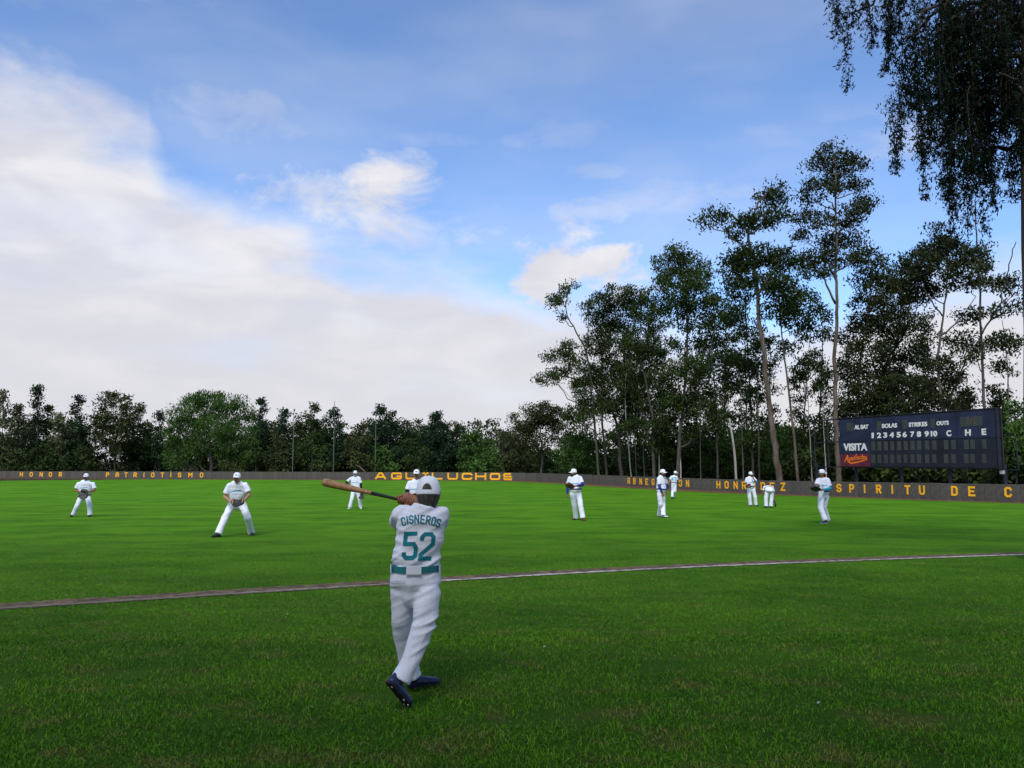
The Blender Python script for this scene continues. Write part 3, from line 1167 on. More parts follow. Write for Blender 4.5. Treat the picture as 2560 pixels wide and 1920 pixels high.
def cap_mesh(head, fwd, s=1.0, up=UP, back_open=True, nu=40, nv=14, tilt=.10, hh=1.0, lift=.020, wid=1.0):
    fwd = (fwd - up * fwd.dot(up)).normalized()
    u2 = (up + fwd * -tilt).normalized()
    fw = (fwd - u2 * fwd.dot(u2)).normalized()
    sd = u2.cross(fw)
    c = head + u2 * lift * s
    A, Bf, H = .087 * s * wid, .104 * s * wid, .115 * s * hh
    v, f = [], []
    for j in range(nv + 1):
        ph = (j / nv) * math.pi / 2
        for i in range(nu):
            th = 2 * math.pi * i / nu
            rr = math.cos(ph) ** .60
            h = math.sin(ph) ** 1.05 * H
            v.append(c + (sd * math.sin(th) * A + fw * math.cos(th) * Bf) * rr + u2 * h)
    for j in range(nv):
        for i in range(nu):
            th = 2 * math.pi * (i + .5) / nu
            back = abs(((th - math.pi) + math.pi) % (2 * math.pi) - math.pi)
            t = (j + .5) / nv
            if back_open and t > .15 and (back / .40) ** 2 + ((t - .15) / .25) ** 2 < 1:
                continue
            a, b = j * nu + i, j * nu + (i + 1) % nu
            f.append((a, b, b + nu, a + nu))
    # inner rim so the edge has thickness
    base_i = len(v)
    for i in range(nu):
        th = 2 * math.pi * i / nu
        v.append(c + (sd * math.sin(th) * A + fw * math.cos(th) * Bf) * .95 - u2 * .004 * s)
    for i in range(nu):
        f.append((i, base_i + i, base_i + (i + 1) % nu, (i + 1) % nu))
    mb = MB()
    mb.add(v, f)
    # brim
    nb = 12
    vb, fb = [], []
    for layer in (0, 1):
        for k in range(2):
            for i in range(nb + 1):
                a = (i / nb - .5) * 2
                th = a * 1.02
                root = c + sd * math.sin(th) * A * .98 + fw * math.cos(th) * Bf * .98
                out = root + fw * (.080 * (1 - abs(a) ** 2.6)) * s * k
                drop = -(.020 * a * a + .012 * k) * s
                vb.append(out + u2 * (drop + .004 * s - .005 * s * layer))
    m = nb + 1
    for i in range(nb):
        fb += [(i, i + 1, m + i + 1, m + i), (2 * m + i, 3 * m + i, 3 * m + i + 1, 2 * m + i + 1), (m + i, m + i + 1, 3 * m + i + 1, 3 * m + i)]
    mb.add(vb, fb)
    # button
    mb.add(*seg(c + u2 * H * .985, .007 * s, c + u2 * H * 1.0, .005 * s, n=8))
    return mb.mesh('cap')


def head_segs(head, fwd, s=1.0, up=UP):
    fwd = (fwd - up * fwd.dot(up)).normalized()
    sd = up.cross(fwd)
    S = [(head - up * .025 * s, (.073 * s, .090 * s), head + up * .035 * s, (.074 * s, .092 * s), dict(side=sd)),
         (head - up * .045 * s + fwd * .015 * s, (.060 * s, .068 * s), head - up * .088 * s + fwd * .040 * s, (.040 * s, .036 * s), dict(side=sd)),
         (head + fwd * .088 * s, .010 * s, head + fwd * .108 * s - up * .030 * s, .014 * s)]
    for k in (-1, 1):
        S.append((head + sd * .074 * s * k - up * .030 * s - fwd * .005 * s, (.022 * s, .010 * s), head + sd * .080 * s * k + up * .008 * s - fwd * .012 * s, (.024 * s, .010 * s), dict(side=fwd)))
    return S, sd, fwd


def print_on(me_target, origin, ax, ay, quads, view, off, cell, arch=0.0):
    """cells of flat print laid on a cloth mesh by casting along view; returns a mesh"""
    bm = bmesh.new()
    bm.from_mesh(me_target)
    tree = BVHTree.FromBMesh(bm)
    bm.free()
    xs = [c.x for q in quads for c in q]
    ys = [c.y for q in quads for c in q]
    x0, x1, y0, y1 = min(xs), max(xs), min(ys), max(ys)
    nx, ny = int((x1 - x0) / cell) + 1, int((y1 - y0) / cell) + 1

    def inq(p):
        for q in quads:
            ok = True
            for i in range(4):
                a, b = q[i], q[(i + 1) % 4]
                if (b.x - a.x) * (p.y - a.y) - (b.y - a.y) * (p.x - a.x) < 0:
                    ok = False
                    break
            if ok:
                return True
        return False
    vid, v, f = {}, [], []

    def vert(i, j):
        if (i, j) in vid:
            return vid[(i, j)]
        p = origin + ax * (x0 + i * cell) + ay * (y0 + j * cell)
        hit, nrm, _, _ = tree.ray_cast(p - view * 1.0, view)
        if hit is None:
            vid[(i, j)] = None
            return None
        v.append(hit - view * off)
        vid[(i, j)] = len(v) - 1
        return vid[(i, j)]
    for i in range(nx):
        for j in range(ny):
            if inq(Vector((x0 + (i + .5) * cell, y0 + (j + .5) * cell))):
                q = [vert(i, j), vert(i + 1, j), vert(i + 1, j + 1), vert(i, j + 1)]
                if None not in q:
                    f.append(tuple(q))
    me = bpy.data.meshes.new('print')
    me.from_pydata([tuple(p) for p in v], [], f)
    me.update()
    return me


def shoe(p_heel, p_toe, up, parent, mat, sole_mat, s=1.0, cleats=False, vox=.008):
    d = (p_toe - p_heel).normalized()
    L = (p_toe - p_heel).length
    up = (up - d * up.dot(d)).normalized()
    sd = d.cross(up)
    S = [(p_heel + d * .035 * s + up * .040 * s, (.034 * s, .036 * s), p_heel + d * L * .45 + up * .040 * s, (.037 * s, .034 * s), dict(side=sd)),
         (p_heel + d * L * .45 + up * .038 * s, (.040 * s, .034 * s), p_toe - d * .045 * s + up * .028 * s, (.043 * s, .024 * s), dict(side=sd)),
         (p_heel + d * .050 * s + up * .055 * s, (.035 * s, .045 * s), p_heel + d * .060 * s + up * .105 * s, (.038 * s, .046 * s), dict(side=sd, flat1=True))]
    o = link('shoe', skin_mesh('shoe', S, vox, 3), mat, parent, True)
    T = [(p_heel + d * .035 * s + up * .008 * s, (.036 * s, .010 * s), p_heel + d * L * .45 + up * .008 * s, (.032 * s, .010 * s), dict(side=sd)),
         (p_heel + d * L * .45 + up * .008 * s, (.036 * s, .010 * s), p_toe - d * .045 * s + up * .010 * s, (.046 * s, .010 * s), dict(side=sd)),
         (p_heel + d * .02 * s + up * .010 * s, (.030 * s, .012 * s), p_toe - d * .02 * s + up * .012 * s, (.030 * s, .010 * s), dict(side=sd))]
    so = link('sole', skin_mesh('sole', T, vox * .8, 2), sole_mat, o, True)
    if cleats:
        for (a, b) in [(.045, -.018), (.045, .018), (.17, -.028), (.175, .026), (.215, -.012), (.225, .022)]:
            mb = MB()
            q = p_heel + d * a + sd * b - up * .006
            rot = Matrix((d, sd, up)).transposed()
            mb.box(q + up * .004, .011, .005, .010, rot)
            mb.build('cleat', M['cleat'], so)
    return o


def person(label, J, o):
    """J: joints in world space (a = picture-left limb, b = picture-right limb); o: look options"""
    s = o.get('s', 1.0)
    vox = o.get('vox', .012)
    foot = (J['aa'] + J['ab']) / 2
    root = empty('person', (foot.x, foot.y, float(gz(foot.x, foot.y))))
    tag(root, label, 'person', 'baseball players on the field')
    front = o['front'].normalized()                # where the chest points
    face = o['face'].normalized()
    hs, sd, fw = head_segs(J['head'], face, s, o.get('head_up', UP))
    skin = o.get('skin', M['skin'])
    side = (J['sb'] - J['sa'])
    sw = side.length
    side.normalize()
    mid = (J['sa'] + J['sb']) / 2
    pel = J['pel']
    tdir = (mid - pel).normalized()
    B = list(hs)
    B.append((J['neck'] - tdir * .03, .056 * s, J['head'] - o.get('head_up', UP) * .06 * s, .052 * s))
    B.append((mid - tdir * .10, (sw * .40, .09 * s), pel, (.13 * s, .09 * s), dict(side=side)))
    B.append((J['sa'], .045 * s, J['sb'], .045 * s))
    MBx = MB()
    for k in 'ab':
        B.append((J['s' + k], .050 * s, J['e' + k], .040 * s))
        B.append((J['e' + k], .041 * s, J['w' + k], .028 * s))
        B.append((J['h' + k], .075 * s, J['k' + k], .052 * s))
        B.append((J['k' + k], .052 * s, J['a' + k], .038 * s))
        if o.get('hand_' + k, 'open') == 'open':
            hd = o.get('hdir_' + k, (J['w' + k] - J['e' + k]))
            open_hand(MBx, B, J['w' + k], hd, o.get('hn_' + k, (pel - J['w' + k])), s, .9, 1 if k == 'a' else -1)
        elif o.get('hand_' + k) == 'glove':
            B.append((J['w' + k], .03 * s, J['w' + k] + (J['w' + k] - J['e' + k]).normalized() * .05, .03 * s))
    bme = skin_mesh('body', B, .0135, 2)
    append_mb(bme, MBx)
    link('body', bme, skin, root, True)
    H = J['head']
    hup = o.get('head_up', UP)
    for k in (-1, 1):
        mb = MB()
        mb.add(*seg(H + fw * .084 * s + sd * .031 * k * s + hup * .006 * s, .010 * s, H + fw * .086 * s + sd * .034 * k * s + hup * .006 * s, .010 * s, n=8))
        mb.build('eye', M['black_cloth'], root, True)
    mb = MB()
    mb.add(*seg(H + fw * .086 * s - sd * .020 * s - hup * .066 * s, .006 * s, H + fw * .086 * s + sd * .020 * s - hup * .066 * s, .006 * s, n=8))
    mb.build('mouth', M['glove_red'], root, True)
    if o.get('beard'):
        T = [(H + fw * .060 * s - sd * .035 * s - hup * .075 * s, .034 * s, H + fw * .060 * s + sd * .035 * s - hup * .075 * s, .034 * s),
             (H + fw * .070 * s - hup * .085 * s, .034 * s, H + fw * .078 * s - hup * .105 * s, .024 * s)]
        for k in (-1, 1):
            T.append((H + sd * .060 * k * s - hup * .025 * s + fw * .01 * s, .020 * s, H + fw * .05 * s + sd * .042 * k * s - hup * .08 * s, .026 * s))
        T.append((H + fw * .092 * s - sd * .022 * s - hup * .050 * s, .010 * s, H + fw * .092 * s + sd * .022 * s - hup * .050 * s, .010 * s))
        link('beard', skin_mesh('beard', T, .012, 2), o['beard'], root, True)
    if o.get('glasses'):
        mb = MB()
        for k in (-1, 1):
            mb.add(*seg(H + fw * .100 * s + sd * (.030 * k - .012) * s + hup * .006 * s, (.012 * s, .016 * s), H + fw * .100 * s + sd * (.030 * k + .012) * s + hup * .006 * s, (.012 * s, .016 * s), dict(side=fw)['side'], n=10))
        mb.add(*seg(H + fw * .1 * s - sd * .05 * s + hup * .010 * s, .005 * s, H + fw * .1 * s + sd * .05 * s + hup * .010 * s, .005 * s, n=8))
        mb.build('glasses', M['glass'], root, True)
    # hair under the cap
    hl = o.get('hair_len', .055)
    T = [(H - fw * .018 * s + hup * .03 * s, (.079 * s, .086 * s), H - fw * .022 * s - hup * hl * .4 * s, (.078 * s, .082 * s), dict(side=sd)),
         (H - fw * .030 * s - hup * .02 * s, (.072 * s, .074 * s), H - fw * .040 * s - hup * hl * s, (.055 * s, .050 * s), dict(side=sd))]
    if o.get('long_hair'):
        T.append((H - fw * .06 * s - hup * .02 * s, (.06 * s, .04 * s), H - fw * .075 * s - hup * .17 * s, (.055 * s, .03 * s), dict(side=sd)))
    link('hair', skin_mesh('hair', T, .012, 2), o.get('hair', M['hair']), root, True)
    cf = -fw if o.get('cap_back') else fw
    cap = link('cap', cap_mesh(H, cf, 1.02 * s, hup, True, tilt=o.get('cap_tilt', .10)), M['cap'], root, True)
    if not o.get('cap_back') and o.get('emblem', True):
        mb = MB()
        e0 = H + cf * .098 * s + hup * .082 * s
        mb.add(*seg(e0 - sd * .018 * s, .010 * s, e0 + sd * .018 * s, .010 * s, n=8))
        mb.build('cap_emblem', M['navy_cloth'], cap, True)
    # jersey
    tw = o.get('chest', sw * .5 + .005)
    td = o.get('depth', .125)
    belly = o.get('belly', tw * .98)
    bd = o.get('belly_d', td * 1.05)
    C = [(mid - tdir * .03, (tw * .86, td * .80), mid - tdir * .20, (tw, td), dict(side=side)),
         (mid - tdir * .20, (tw, td), pel + tdir * .09, (belly, bd), dict(side=side)),
         (J['sa'].lerp(mid, .06) - tdir * .015, .060 * s, J['sb'].lerp(mid, .06) - tdir * .015, .060 * s),
         (mid - tdir * .02, (.10 * s, .075 * s), J['neck'] - tdir * .005, (.066 * s, .062 * s), dict(side=side, flat1=True))]
    for k in 'ab':
        e = J['s' + k].lerp(J['e' + k], o.get('sleeve', .72))
        C.append((J['s' + k] - tdir * .01, .066 * s, e, .077 * s, dict(flat1=True)))
    jm = skin_mesh('jersey', C, vox * 1.25, o.get('jsmooth', 3))
    if o.get('fold_amp', .006):
        wrinkle(jm, o.get('jfold') or cloth_folds(o.get('fold_amp', .006), 2.5, 11, random.uniform(-.4, .9), random.uniform(0, 50)))
    jer = link('jersey', jm, M['cloth'], root, True)
    # under-sleeves, collar
    if o.get('under'):
        for k in o.get('under_k', 'ab'):
            a = J['s' + k].lerp(J['e' + k], .45)
            T = [(a, .052 * s, J['e' + k], .050 * s), (J['e' + k], .050 * s, J['e' + k].lerp(J['w' + k], o.get('under_len', .92)), .037 * s, dict(flat1=True))]
            link('undershirt_sleeve', skin_mesh('undershirt_sleeve', T, vox, 2), o['under'], root, True)
    if o.get('collar'):
        T = [(J['neck'] - tdir * .03, (.066 * s, .062 * s), J['neck'] + tdir * .030 + UP * .005, (.058 * s, .056 * s), dict(side=side))]
        T.append((J['neck'] - tdir * .035 + front * .050, (.026 * s, .014 * s), J['neck'] - tdir * .005 + front * .035, (.040 * s, .026 * s), dict(side=side)))
        link('undershirt_collar', skin_mesh('undershirt_collar', T, vox, 2), o['collar'], root, True)
    # trousers
    tf = o.get('leg', 1.0)
    hipw = o.get('hipw', (J['hb'] - J['ha']).length * .5 + .085)
    hside = (J['hb'] - J['ha']).normalized()
    if hside.length < .5:
        hside = side
    Tz = [(pel + tdir * .085, (belly * .93, bd * .93), pel - tdir * .02, (hipw, .112 * s), dict(side=hside, flat0=True)),
          (pel - tdir * .02, (hipw, .112 * s), pel - tdir * .05, (hipw * .95, .10 * s), dict(side=hside))]
    for k in 'ab':
        h, kn, an = J['h' + k], J['k' + k], J['a' + k]
        cuff = an + (an - kn).normalized() * o.get('cuff_drop', .03)
        Tz.append((h, .098 * s * tf, kn, .085 * s * tf))
        Tz.append((kn, .085 * s * tf, kn.lerp(cuff, .55), .080 * s * tf))
        Tz.append((kn.lerp(cuff, .55), .080 * s * tf, cuff, .088 * s * tf, dict(flat1=True)))
    tm = skin_mesh('trousers', Tz, vox * 1.45, 2)
    wrinkle(tm, o.get('tfold') or cloth_folds(o.get('fold_amp', .006) * .9, 3.0, 12, random.uniform(-.3, .6), random.uniform(0, 50)))
    tro = link('trousers', tm, M['trouser'], root, True)
    # belt
    bmat = o.get('belt', M['navy_cloth'])
    bz = pel + tdir * o.get('belt_z', .075)
    mb = MB()
    mb.add(*seg(bz - tdir * .018, (belly * .955 + .012, bd * .955 + .012), bz + tdir * .018, (belly * .955 + .012, bd * .955 + .012), side, True, True, 32))
    link('belt', mb.mesh('belt'), bmat, root, False)
    # shoes
    for k in 'ab':
        if o.get('skip_shoes'):
            break
        an = J['a' + k]
        td_ = J['t' + k].normalized()
        g = float(gz(an.x, an.y))
        if o.get('lift_' + k):
            ht = an - td_ * .06 - UP * .085
            shoe(ht, ht + td_ * .27 - UP * o['lift_' + k], UP + td_ * .5, root, o.get('shoe', M['shoe_black']), o.get('sole', M['sole']), s, vox=.012)
        else:
            ht = Vector((an.x, an.y, g + .008)) - td_ * .075 * s
            shoe(ht, ht + td_ * .275 * s, UP, root, o.get('shoe', M['shoe_black']), o.get('sole', M['sole']), s, vox=.012)
    # glove
    if o.get('glove'):
        gc, gf, gp, gm = o['glove']
        gl = link('glove', glove_mesh(gc, gf, gp, o.get('gs', 1.0)), gm, root, True)
        if o.get('glove_trim'):
            y = gf.normalized()
            z = (gp - y * gp.dot(y)).normalized()
            x = y.cross(z)
            for (p, q) in [((-.05, -.07, .015), (.05, -.07, .015)), ((-.06, .15, .035), (.07, .14, .035))]:
                mb = MB()
                mb.add(*seg(gc + x * p[0] + y * p[1] + z * p[2], .014, gc + x * q[0] + y * q[1] + z * q[2], .014, n=8))
                mb.build('trim', M['glove_tan'], gl, True)
    # chest script
    if o.get('script'):
        w, h = .30 * s, .060
        ax = (side - front * side.dot(front)).normalized()
        ay = front.cross(ax)
        if ay.z < 0:
            ay = -ay
        ax = (ax + ay * .10).normalized()
        c = mid - tdir * .215 + ax * o.get('script_x', 0.0)
        q = []
        for t0 in (0, 1):
            q += [[v + Vector((t0 * w * .5, 0)) for v in qq] for qq in glyph_quads('~', w * .52, h, .020)]
        q += glyph_quads('I', w * .9, .012, .012) if False else []
        fl = [[a, b, c2, d] for a, b, c2, d in q]
        me = print_on(jm, c - ax * w / 2, ax, ay, fl, -front, .004, .010)
        link('chest_script', me, M['teal_soft'], jer)
    if o.get('number'):
        txt, view, pc, w, h, mat, t = o['number']
        ax = view.cross(UP).normalized()
        n = len(txt)
        for i, ch in enumerate(txt):
            q = [[v + Vector((i * w * 1.18 - (n * w * 1.18) / 2, 0)) for v in qq] for qq in glyph_quads(ch, w, h, t)]
            me = print_on(jm, pc, ax, UP, q, view, .004, .009)
            link('number', me, mat, jer)
    return root, jer


def joints(d, pts, soles):
    """pixel joints -> world; d = body depth, pts[k] = (px, py[, depth offset]); soles give each foot its own depth"""
    global D
    J = {}
    d = (ground_at(pts['aa'][0], soles['a']).y + ground_at(pts['ab'][0], soles['b']).y) / 2
    D = d
    for k, p in pts.items():
        J[k] = at(p[0], p[1], d + (p[2] if len(p) > 2 else 0))
    for k in 'ab':
        g = ground_at(pts['a' + k][0], soles[k])
        a = at(pts['a' + k][0], pts['a' + k][1], g.y)
        a.z = max(a.z, g.z + .085)
        J['a' + k] = a
        if len(pts['k' + k]) < 3:
            J['k' + k] = at(pts['k' + k][0], pts['k' + k][1], (d * .5 + g.y * .5) - .05)
    return J


V = lambda *a: Vector(a)
CAMW = V(0, -1, 0)

# infielder crouching at far left
J = joints(29.7, dict(head=(215.3, 1193.0, -.08), neck=(215, 1203.5, -.04), sa=(196.5, 1208.5, -.03), sb=(233.5, 1209, -.03), ea=(189, 1226, -.05), eb=(237, 1226.5, -.05),
                      wa=(201, 1229.8, -.32), wb=(222, 1229.6, -.32), pel=(211, 1237.5, .10), ha=(202.5, 1243.5, .08), hb=(220, 1243.5, .08), ka=(192.5, 1265.6), kb=(224, 1265.6),
                      aa=(184, 1285.5), ab=(225, 1285.5)), dict(a=1291.5, b=1291.5))
J['ta'], J['tb'] = V(-.25, -1, 0), V(.2, -1, 0)
person('white-capped player crouching far left with both hands at a black glove', J,
       dict(front=V(.02, -1, .1), face=V(.05, -1, 0), hand_a='glove', hand_b='open', hdir_b=V(-1, -.3, 0), glove=(at(208.6, 1231.5, D - .44), V(-.2, -.2, -1), V(.3, -1, .2), M['glove_black']),
            gs=1.35, script=True, chest=.27, belly=.235, depth=.15, belly_d=.16, leg=1.02))

# infielder in the wide stance, nearest on the left
J = joints(19.5, dict(head=(592.5, 1195.5, -.14), neck=(593, 1209, -.08), sa=(573.5, 1213, -.06), sb=(613.5, 1211, -.06), ea=(561.5, 1242, -.05), eb=(623, 1237, -.05),
                      wa=(580, 1256.5, -.36), wb=(612, 1249, -.36), pel=(592, 1256, .10), ha=(579, 1263.5, .08), hb=(606.5, 1263, .08), ka=(562, 1296, -.10), kb=(619.5, 1295, .0),
                      aa=(546.5, 1332), ab=(628, 1330)), dict(a=1343, b=1338))
J['ta'], J['tb'] = V(-.75, -.75, 0), V(.55, -.85, 0)
person('white-capped player in wide crouch holding a dark glove low, bare forearms', J,
       dict(front=V(0, -1, .15), face=V(.08, -1, -.02), skin=M['skin_light'], hand_a='open', hdir_a=V(.7, -.4, -.3), hand_b='glove', glove=(at(599, 1254, D - .45), V(-1, -.15, -.15), V(0, -.7, .7), M['glove_black']),
            gs=1.1, glove_trim=True, script=True, chest=.225, belly=.185, depth=.125, vox=.010))

# bearded fielder with hand on hip, seen under the bat
J = joints(35.3, dict(head=(888.2, 1184.5, -.03), neck=(888.7, 1191.5), sa=(878.5, 1195), sb=(898.0, 1195), ea=(866, 1206.3, .06), eb=(902.6, 1213),
                      wa=(875.5, 1215.5, -.08), wb=(903.3, 1228), pel=(889, 1225), ha=(883.3, 1231), hb=(895.0, 1231), ka=(879.5, 1248.2), kb=(899, 1248.9),
                      aa=(875.2, 1266.3), ab=(901.6, 1266.3)), dict(a=1272.8, b=1272.3))
J['ta'], J['tb'] = V(-.25, -1, 0), V(.35, -1, 0)
person('grey-bearded player in black sleeves standing behind the bat, hand on hip', J,
       dict(front=V(0, -1, 0), face=V(0, -1, 0), beard=M['beard_grey'], under=M['black_cloth'], collar=M['navy_cloth'], hand_a='open', hdir_a=V(.7, .2, -.6), hand_b='glove',
            glove=(at(904, 1237.5, D - .2), V(-.25, -.2, -1), V(-.4, -1, .1), M['glove_black']), gs=1.1, script=True, shoe=M['shoe_white'], sole=M['shoe_white'], chest=.205, depth=.13))

# pitcher half hidden behind the batter
J = joints(23.0, dict(head=(1041.4, 1186.0, -.05), neck=(1041.7, 1198.0), sa=(1024.0, 1206.5), sb=(1057.0, 1206.5), ea=(1017.0, 1230.6, -.02), eb=(1064, 1231, -.02),
                      wa=(1032, 1245, -.30), wb=(1052, 1245, -.30), pel=(1043, 1250, .05), ha=(1033.5, 1258, .05), hb=(1052.5, 1258, .05), ka=(1031, 1284), kb=(1056, 1284),
                      aa=(1029, 1311), ab=(1060, 1311)), dict(a=1319, b=1319))
J['ta'], J['tb'] = V(-.2, -1, 0), V(.2, -1, 0)
person('white-capped player facing the batter, mostly hidden behind the batter\'s head', J,
       dict(front=V(0, -1, .08), face=V(0, -1, -.03), skin=M['skin_light'], under=M['black_cloth'], collar=M['black_cloth'], hand_a='glove', hand_b='open', glove=(at(1040, 1247, D - .4), V(0, -.3, 1), V(0, -1, .2), M['glove_brown']),
            script=True, script_x=-.03, chest=.215, depth=.13, vox=.010))

# bearded fielder looking left, brown glove at the belt
J = joints(26.4, dict(head=(1434, 1182.5, -.02), neck=(1437, 1191.5), sa=(1424.5, 1194.5, .02), sb=(1450.5, 1194, .02), ea=(1419.0, 1217.5, .06), eb=(1456.5, 1212.5, -.06),
                      wa=(1418, 1236, .02), wb=(1441, 1214.5, -.36), pel=(1438.6, 1228.5), ha=(1431.5, 1236), hb=(1447.5, 1236), ka=(1436, 1265), kb=(1451.5, 1265),
                      aa=(1439.8, 1293.5), ab=(1457, 1293)), dict(a=1299.6, b=1301.5))
J['ta'], J['tb'] = V(-.75, -.7, 0), V(.35, -1, 0)
person('bearded player in royal blue sleeves looking left, brown glove at his chest', J,
       dict(front=V(-.18, -1, 0), face=V(-1, -.35, 0), beard=M['hair'], under=M['blue_cloth'], hand_a='open', hdir_a=V(.08, -.1, -1), hn_a=V(.8, 0, 0), hand_b='glove',
            glove=(at(1428, 1215.5, D - .44), V(-1, -.2, .25), V(.2, .4, 1), M['glove_brown']), gs=1.15, script=True, shoe=M['shoe_brown'], chest=.205, depth=.15, belly=.215, belly_d=.165))

# fielder turned right in royal blue sleeve
J = joints(28.8, dict(head=(1657.2, 1182.8, -.02), neck=(1656, 1190.5), sa=(1646.8, 1196, -.10), sb=(1660, 1195, .16), ea=(1649, 1217.5, -.17), eb=(1666, 1214, .25),
                      wa=(1656, 1231.5, -.20), wb=(1668, 1228, .12), pel=(1652.5, 1228.5), ha=(1648.8, 1235.3, -.07), hb=(1656, 1235.3, .09), ka=(1651.5, 1261, -.08), kb=(1657.6, 1260.5, .08),
                      aa=(1648.8, 1287.5), ab=(1658.2, 1288.5)), dict(a=1292.3, b=1293.8))
J['ta'], J['tb'] = V(.6, -.8, 0), V(1, -.7, 0)
person('dark-bearded player in sunglasses turned right, royal blue sleeve hanging at side', J,
       dict(front=V(.72, -.75, 0), face=V(.75, -.7, -.05), beard=M['hair'], glasses=True, under=M['blue_cloth'], collar=M['navy_cloth'], hand_a='open', hand_b='open', script=True,
            shoe=M['shoe_white'], sole=M['sole'], chest=.20, depth=.15, belly=.19, belly_d=.17, cuff_drop=.045))

# player number 49 walking away
J = joints(49.4, dict(head=(1688.6, 1183.2, .02), neck=(1687.3, 1188.4), sa=(1678.6, 1191.5), sb=(1691.5, 1192.0, .03), ea=(1674.0, 1201.5, .02), eb=(1693.6, 1201.7, .10),
                      wa=(1671.2, 1210, .0), wb=(1697.0, 1206.2, .26), pel=(1684.6, 1208.7), ha=(1681.6, 1212.5), hb=(1688, 1212.5), ka=(1681.4, 1227, .05), kb=(1687.8, 1227.5, -.02),
                      aa=(1680.5, 1242), ab=(1684.5, 1242)), dict(a=1247.4, b=1246.8))
J['ta'], J['tb'] = V(-.2, 1, 0), V(.4, 1, 0)
person('player numbered 49 walking away towards the grey wall', J,
       dict(front=V(.25, 1, 0), face=V(1, .25, -.1), skin=M['skin_light'], hand_a='glove', hand_b='open', glove=(at(1669.4, 1214.0, D), V(-.2, -.1, -1), V(1, -.3, 0), M['glove_black']),
            number=('49', V(-.05, 1, 0), at(1684.5, 1203.0, D) , .14, .26, M['teal_soft'], .045), chest=.185, depth=.125, leg=.92))

# standing fielder with a hand to his mouth
J = joints(39.0, dict(head=(1876.8, 1186.3, -.05), neck=(1876.2, 1192.8), sa=(1867.3, 1196), sb=(1884.2, 1195, -.02), ea=(1864.6, 1209.5, .02), eb=(1890.8, 1205.6, -.12),
                      wa=(1870.8, 1214.6, -.22), wb=(1884.8, 1197.6, -.28), pel=(1877, 1219), ha=(1872.8, 1224), hb=(1883, 1224), ka=(1873.9, 1243), kb=(1887.8, 1243),
                      aa=(1876, 1261.3), ab=(1889.5, 1261.3)), dict(a=1265.8, b=1265.8))
J['ta'], J['tb'] = V(-.1, -1, 0), V(.5, -.9, 0)
person('player in turquoise sleeve raising one hand to his mouth near the wall', J,
       dict(front=V(.15, -1, 0), face=V(.45, -1, -.15), under=M['teal_sleeve'], under_k='b', under_len=.45, hand_a='glove', hand_b='open', hdir_b=V(-.5, -.1, .85), hn_b=V(-.6, .6, 0),
            glove=(at(1870.2, 1215.2, D - .3), V(1, -.2, -.15), V(0, -1, .3), M['glove_red']), gs=.8, script=True, chest=.185, depth=.145, belly=.19, belly_d=.165))

# stooping fielder
J = joints(37.4, dict(head=(1917.5, 1222.5, .62), neck=(1918.5, 1217.5, .50), sa=(1911.2, 1218.5, .42), sb=(1930.5, 1219.5, .42), ea=(1909.2, 1229.5, .40), eb=(1934.0, 1233.5, .42),
                      wa=(1913.5, 1240, .30), wb=(1935.3, 1248.5, .36), pel=(1923.3, 1224.8, -.02), ha=(1917.5, 1230), hb=(1929, 1230), ka=(1914.6, 1246.5, .0), kb=(1928.9, 1246.5, .0),
                      aa=(1915.3, 1264), ab=(1927.2, 1264)), dict(a=1269.6, b=1269.6))
J['ta'], J['tb'] = V(-.1, 1, 0), V(.15, 1, 0)
person('player bent over with his back to us, black glove near the grass', J,
       dict(front=V(.0, .55, -.85), face=V(0, .7, -.7), head_up=V(-.05, .75, .1).normalized(), emblem=False, hand_a='open', hand_b='glove',
            glove=(at(1936.0, 1256.5, D + .34), V(.35, -.1, -1), V(-1, .2, .1), M['glove_black']), gs=1.1, chest=.205, depth=.135, belly=.20, belly_z=.0, hipw=.205))

# fielder in backward cap with glasses and turquoise sleeve
J = joints(25.1, dict(head=(2055.0, 1184.0, -.02), neck=(2056.0, 1194.5), sa=(2045.5, 1199.5, .05), sb=(2069.0, 1199, -.02), ea=(2040.8, 1217.5, -.10), eb=(2075.0, 1221.5, -.05),
                      wa=(2045.5, 1223.5, -.34), wb=(2056.5, 1224.3, -.34), pel=(2059.0, 1234.5), ha=(2053.0, 1241.6, -.04), hb=(2065.0, 1241.6, .06), ka=(2051.5, 1269.4, -.16), kb=(2059.8, 1268.0, .10),
                      aa=(2063.0, 1299.0), ab=(2068.5, 1298.0)), dict(a=1309.0, b=1306.5))
J['ta'], J['tb'] = V(-1, -.35, 0), V(-1, -.25, 0)
person('long-haired player in glasses and turquoise sleeve with black and tan glove', J,
       dict(front=V(-.55, -.85, 0), face=V(-1, -.3, 0), cap_back=True, glasses=True, long_hair=True, under=M['teal_sleeve'], under_k='b', collar=M['teal_sleeve'], hand_a='glove', hand_b='open', hdir_b=V(-1, -.2, 0),
            glove=(at(2042.8, 1223.0, D - .42), V(-1, -.1, .15), V(.1, .3, 1), M['glove_black']), gs=1.15, glove_trim=True, script=True, script_x=-.02, belt=M['blue_cloth'],
            number=('7', V(.35, 1, 0), at(2057.8, 1221.5, D - .2), .07, .12, M['teal_soft'], .022), shoe=M['shoe_blue'], sole=M['shoe_white'], chest=.19, depth=.13, vox=.010))
#MARK_FIELDERS

# ------------------------------------------------------------------ the batter, seen from behind
bat_e, bat_g = at(808, 1205, 6.68), at(1004, 1250, 6.38)
bu = (bat_e - bat_g).normalized()
bat_k = bat_e - bu * .845
root = empty('person', tuple(ground_at(1035, 1748)))
tag(root, 'batter seen from behind in white uniform with teal name and number 52', 'person', 'baseball players on the field')
